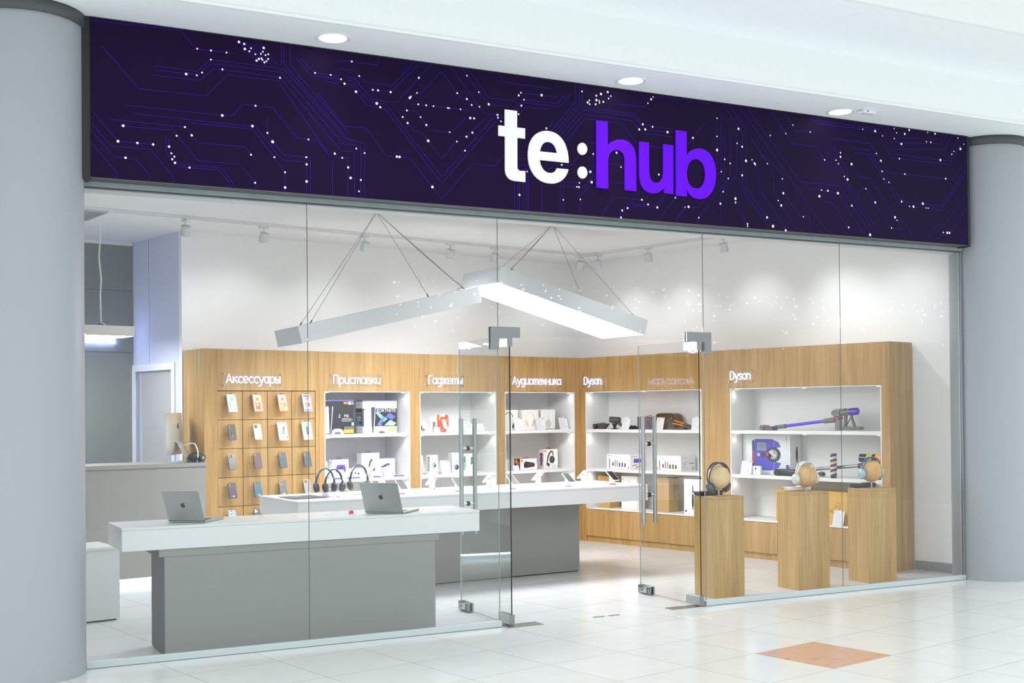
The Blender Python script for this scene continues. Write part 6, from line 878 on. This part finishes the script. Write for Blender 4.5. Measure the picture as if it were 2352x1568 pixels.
for (bx, by, bz), k, wd_ in zip(((5.083, .372, .981), (6.03, .38, .963), (6.803, .39, .981)), KN, WD): ball_display(bx, by, bz, k, wd_)
over_ear(5.083, .372, .981, 'black headphones drooping on the pale wooden ball', H('26211f', .5), H('5d6973', .35, .6), H('2a2b2e', .7), 36, R(6))
over_ear(6.03, .38, .963, 'silver white headphones on the middle wooden ball', H('dde6e6', .4), H('dfe3e3', .35, .3), H('c9d3d3', .7), 6, R(4))
over_ear(6.803, .39, .981, 'sky blue headphones on the wooden ball by the grey column', H('2f5f8e', .45), H('a8c8d2', .35, .4), H('6ba3b5', .7), 4, R(4))
pouch('black headphone pouch lying on the pedestal beside the glass door', 5.03, .44, R(-6), H('1b1b1c', .5), .24); pouch('white headphone pouch lying on the middle pedestal', 6.0, .455, R(-4), H('e9ecec', .5), .24); pouch('dark navy headphone pouch lying on the pedestal by the grey column', 6.77, .46, R(-4), H('20303a', .5), .24)
# ================================================================== RECEPTION DESK GOODS
dz = 1.0906
t = thing('desktop_computer', 'silver all in one computer seen from behind on the grey desk', 'computer', (1.37, 3.92, dz), R(62)); SV = H('d3d0ca', .32, .5)
b = MB(); b.box(-.265, .265, -.006, .004, .07, .47, SV, .003, 1); vs = []; n_ = 14
for j in range(n_ + 1):
    for i in range(n_ + 1): u, v = -1 + 2 * i / n_, -1 + 2 * j / n_; vs.append((u * .264, -.006 - .038 * (1 - u * u) ** .6 * (1 - v * v) ** .6, .27 + v * .199))
b.add(vs, [(j * (n_ + 1) + i, j * (n_ + 1) + i + 1, (j + 1) * (n_ + 1) + i + 1, (j + 1) * (n_ + 1) + i) for j in range(n_) for i in range(n_)], SV, True); b.obj('housing', t)
b = MB(); b.box(-.255, .255, .004, .0055, .08, .46, BLACK); b.obj('screen', t)
b = MB(); [b.prism([[(x * .042, .34 + z * .042) for x, z in q]], -.0475, -.040, H('2b2420', .3)) for q in apple()]; b.obj('emblem', t)
b = MB(); P = [(0, -.03, .2), (0, -.06, .19), (0, -.11, .10), (0, -.145, .02), (0, -.15, .008), (0, -.10, .003), (0, .04, .003)]
for p, q in zip(P, P[1:]): p, q = Vector(p), Vector(q); d = (q - p).normalized(); nn = Vector((0, -d.z, d.y)) * .003; b.add([(p + nn + Vector((sx * .09, 0, 0)))[:] for sx in (-1, 1)] + [(q + nn + Vector((sx * .09, 0, 0)))[:] for sx in (-1, 1)] + [(p - nn + Vector((sx * .09, 0, 0)))[:] for sx in (-1, 1)] + [(q - nn + Vector((sx * .09, 0, 0)))[:] for sx in (-1, 1)], [(0, 1, 3, 2), (4, 6, 7, 5), (0, 2, 6, 4), (1, 5, 7, 3)], SV)
b.obj('foot', t)
cpts = [(.06, -.045, .14), (.05, -.07, .15)] + [(.04 - .20 * math.sin(a) * .6, -.08 - .16 * math.sin(a) , .15 + .03 * math.sin(2 * a)) for a in (.2, .5, .8, 1.1)] + [(-.09, -.245, .14), (-.085, -.255, .10), (-.07, -.25, .05), (-.06, -.24, .006)]
b = MB(); b.tube(cpts, .006, H('efefef', .35), 10); b.obj('power_cable', t)
t = thing('speaker', 'black rounded speaker behind the computer on the grey desk', 'speaker', (1.552, 3.775, dz), AB); b = MB(); b.ball((0, 0, .048), .048, BLACK, (1.75, .8, 1), 28, 16); b.obj('body', t); b = MB(); b.cyl((.045, -.044, .045), (.047, -.052, .045), .03, H('3a3a3d', .4), n=24); b.cyl((.047, -.0522, .045), (.0475, -.055, .045), .012, H('c9c9cc', .2, .8), n=18); b.obj('driver', t)
# ------------------------------------------------------------------ light curtain across the mall, seen only as a reflection in the upper right glass
FL = emit('fairy_light', 'e6f2ff', 10.0); random.seed(3); b = MB()
for i in range(46):
    x0 = 7.4 + 17.2 * i / 45 + random.uniform(-.1, .1); n = random.randint(1, 6)
    for k in range(n):
        z = 4.05 - k * random.uniform(.09, .24) - random.uniform(0, .12); x = x0 + random.uniform(-.12, .12); r = random.choice((.014, .018, .024))
        if z > 2.55: b.ball((x, -13.0, z), r, FL, n=6, k=4)
o = tag(b.obj('light_curtain'), 'tiny cool white light dots reflected in the upper right glass', 'fairy lights'); o['kind'] = 'stuff'
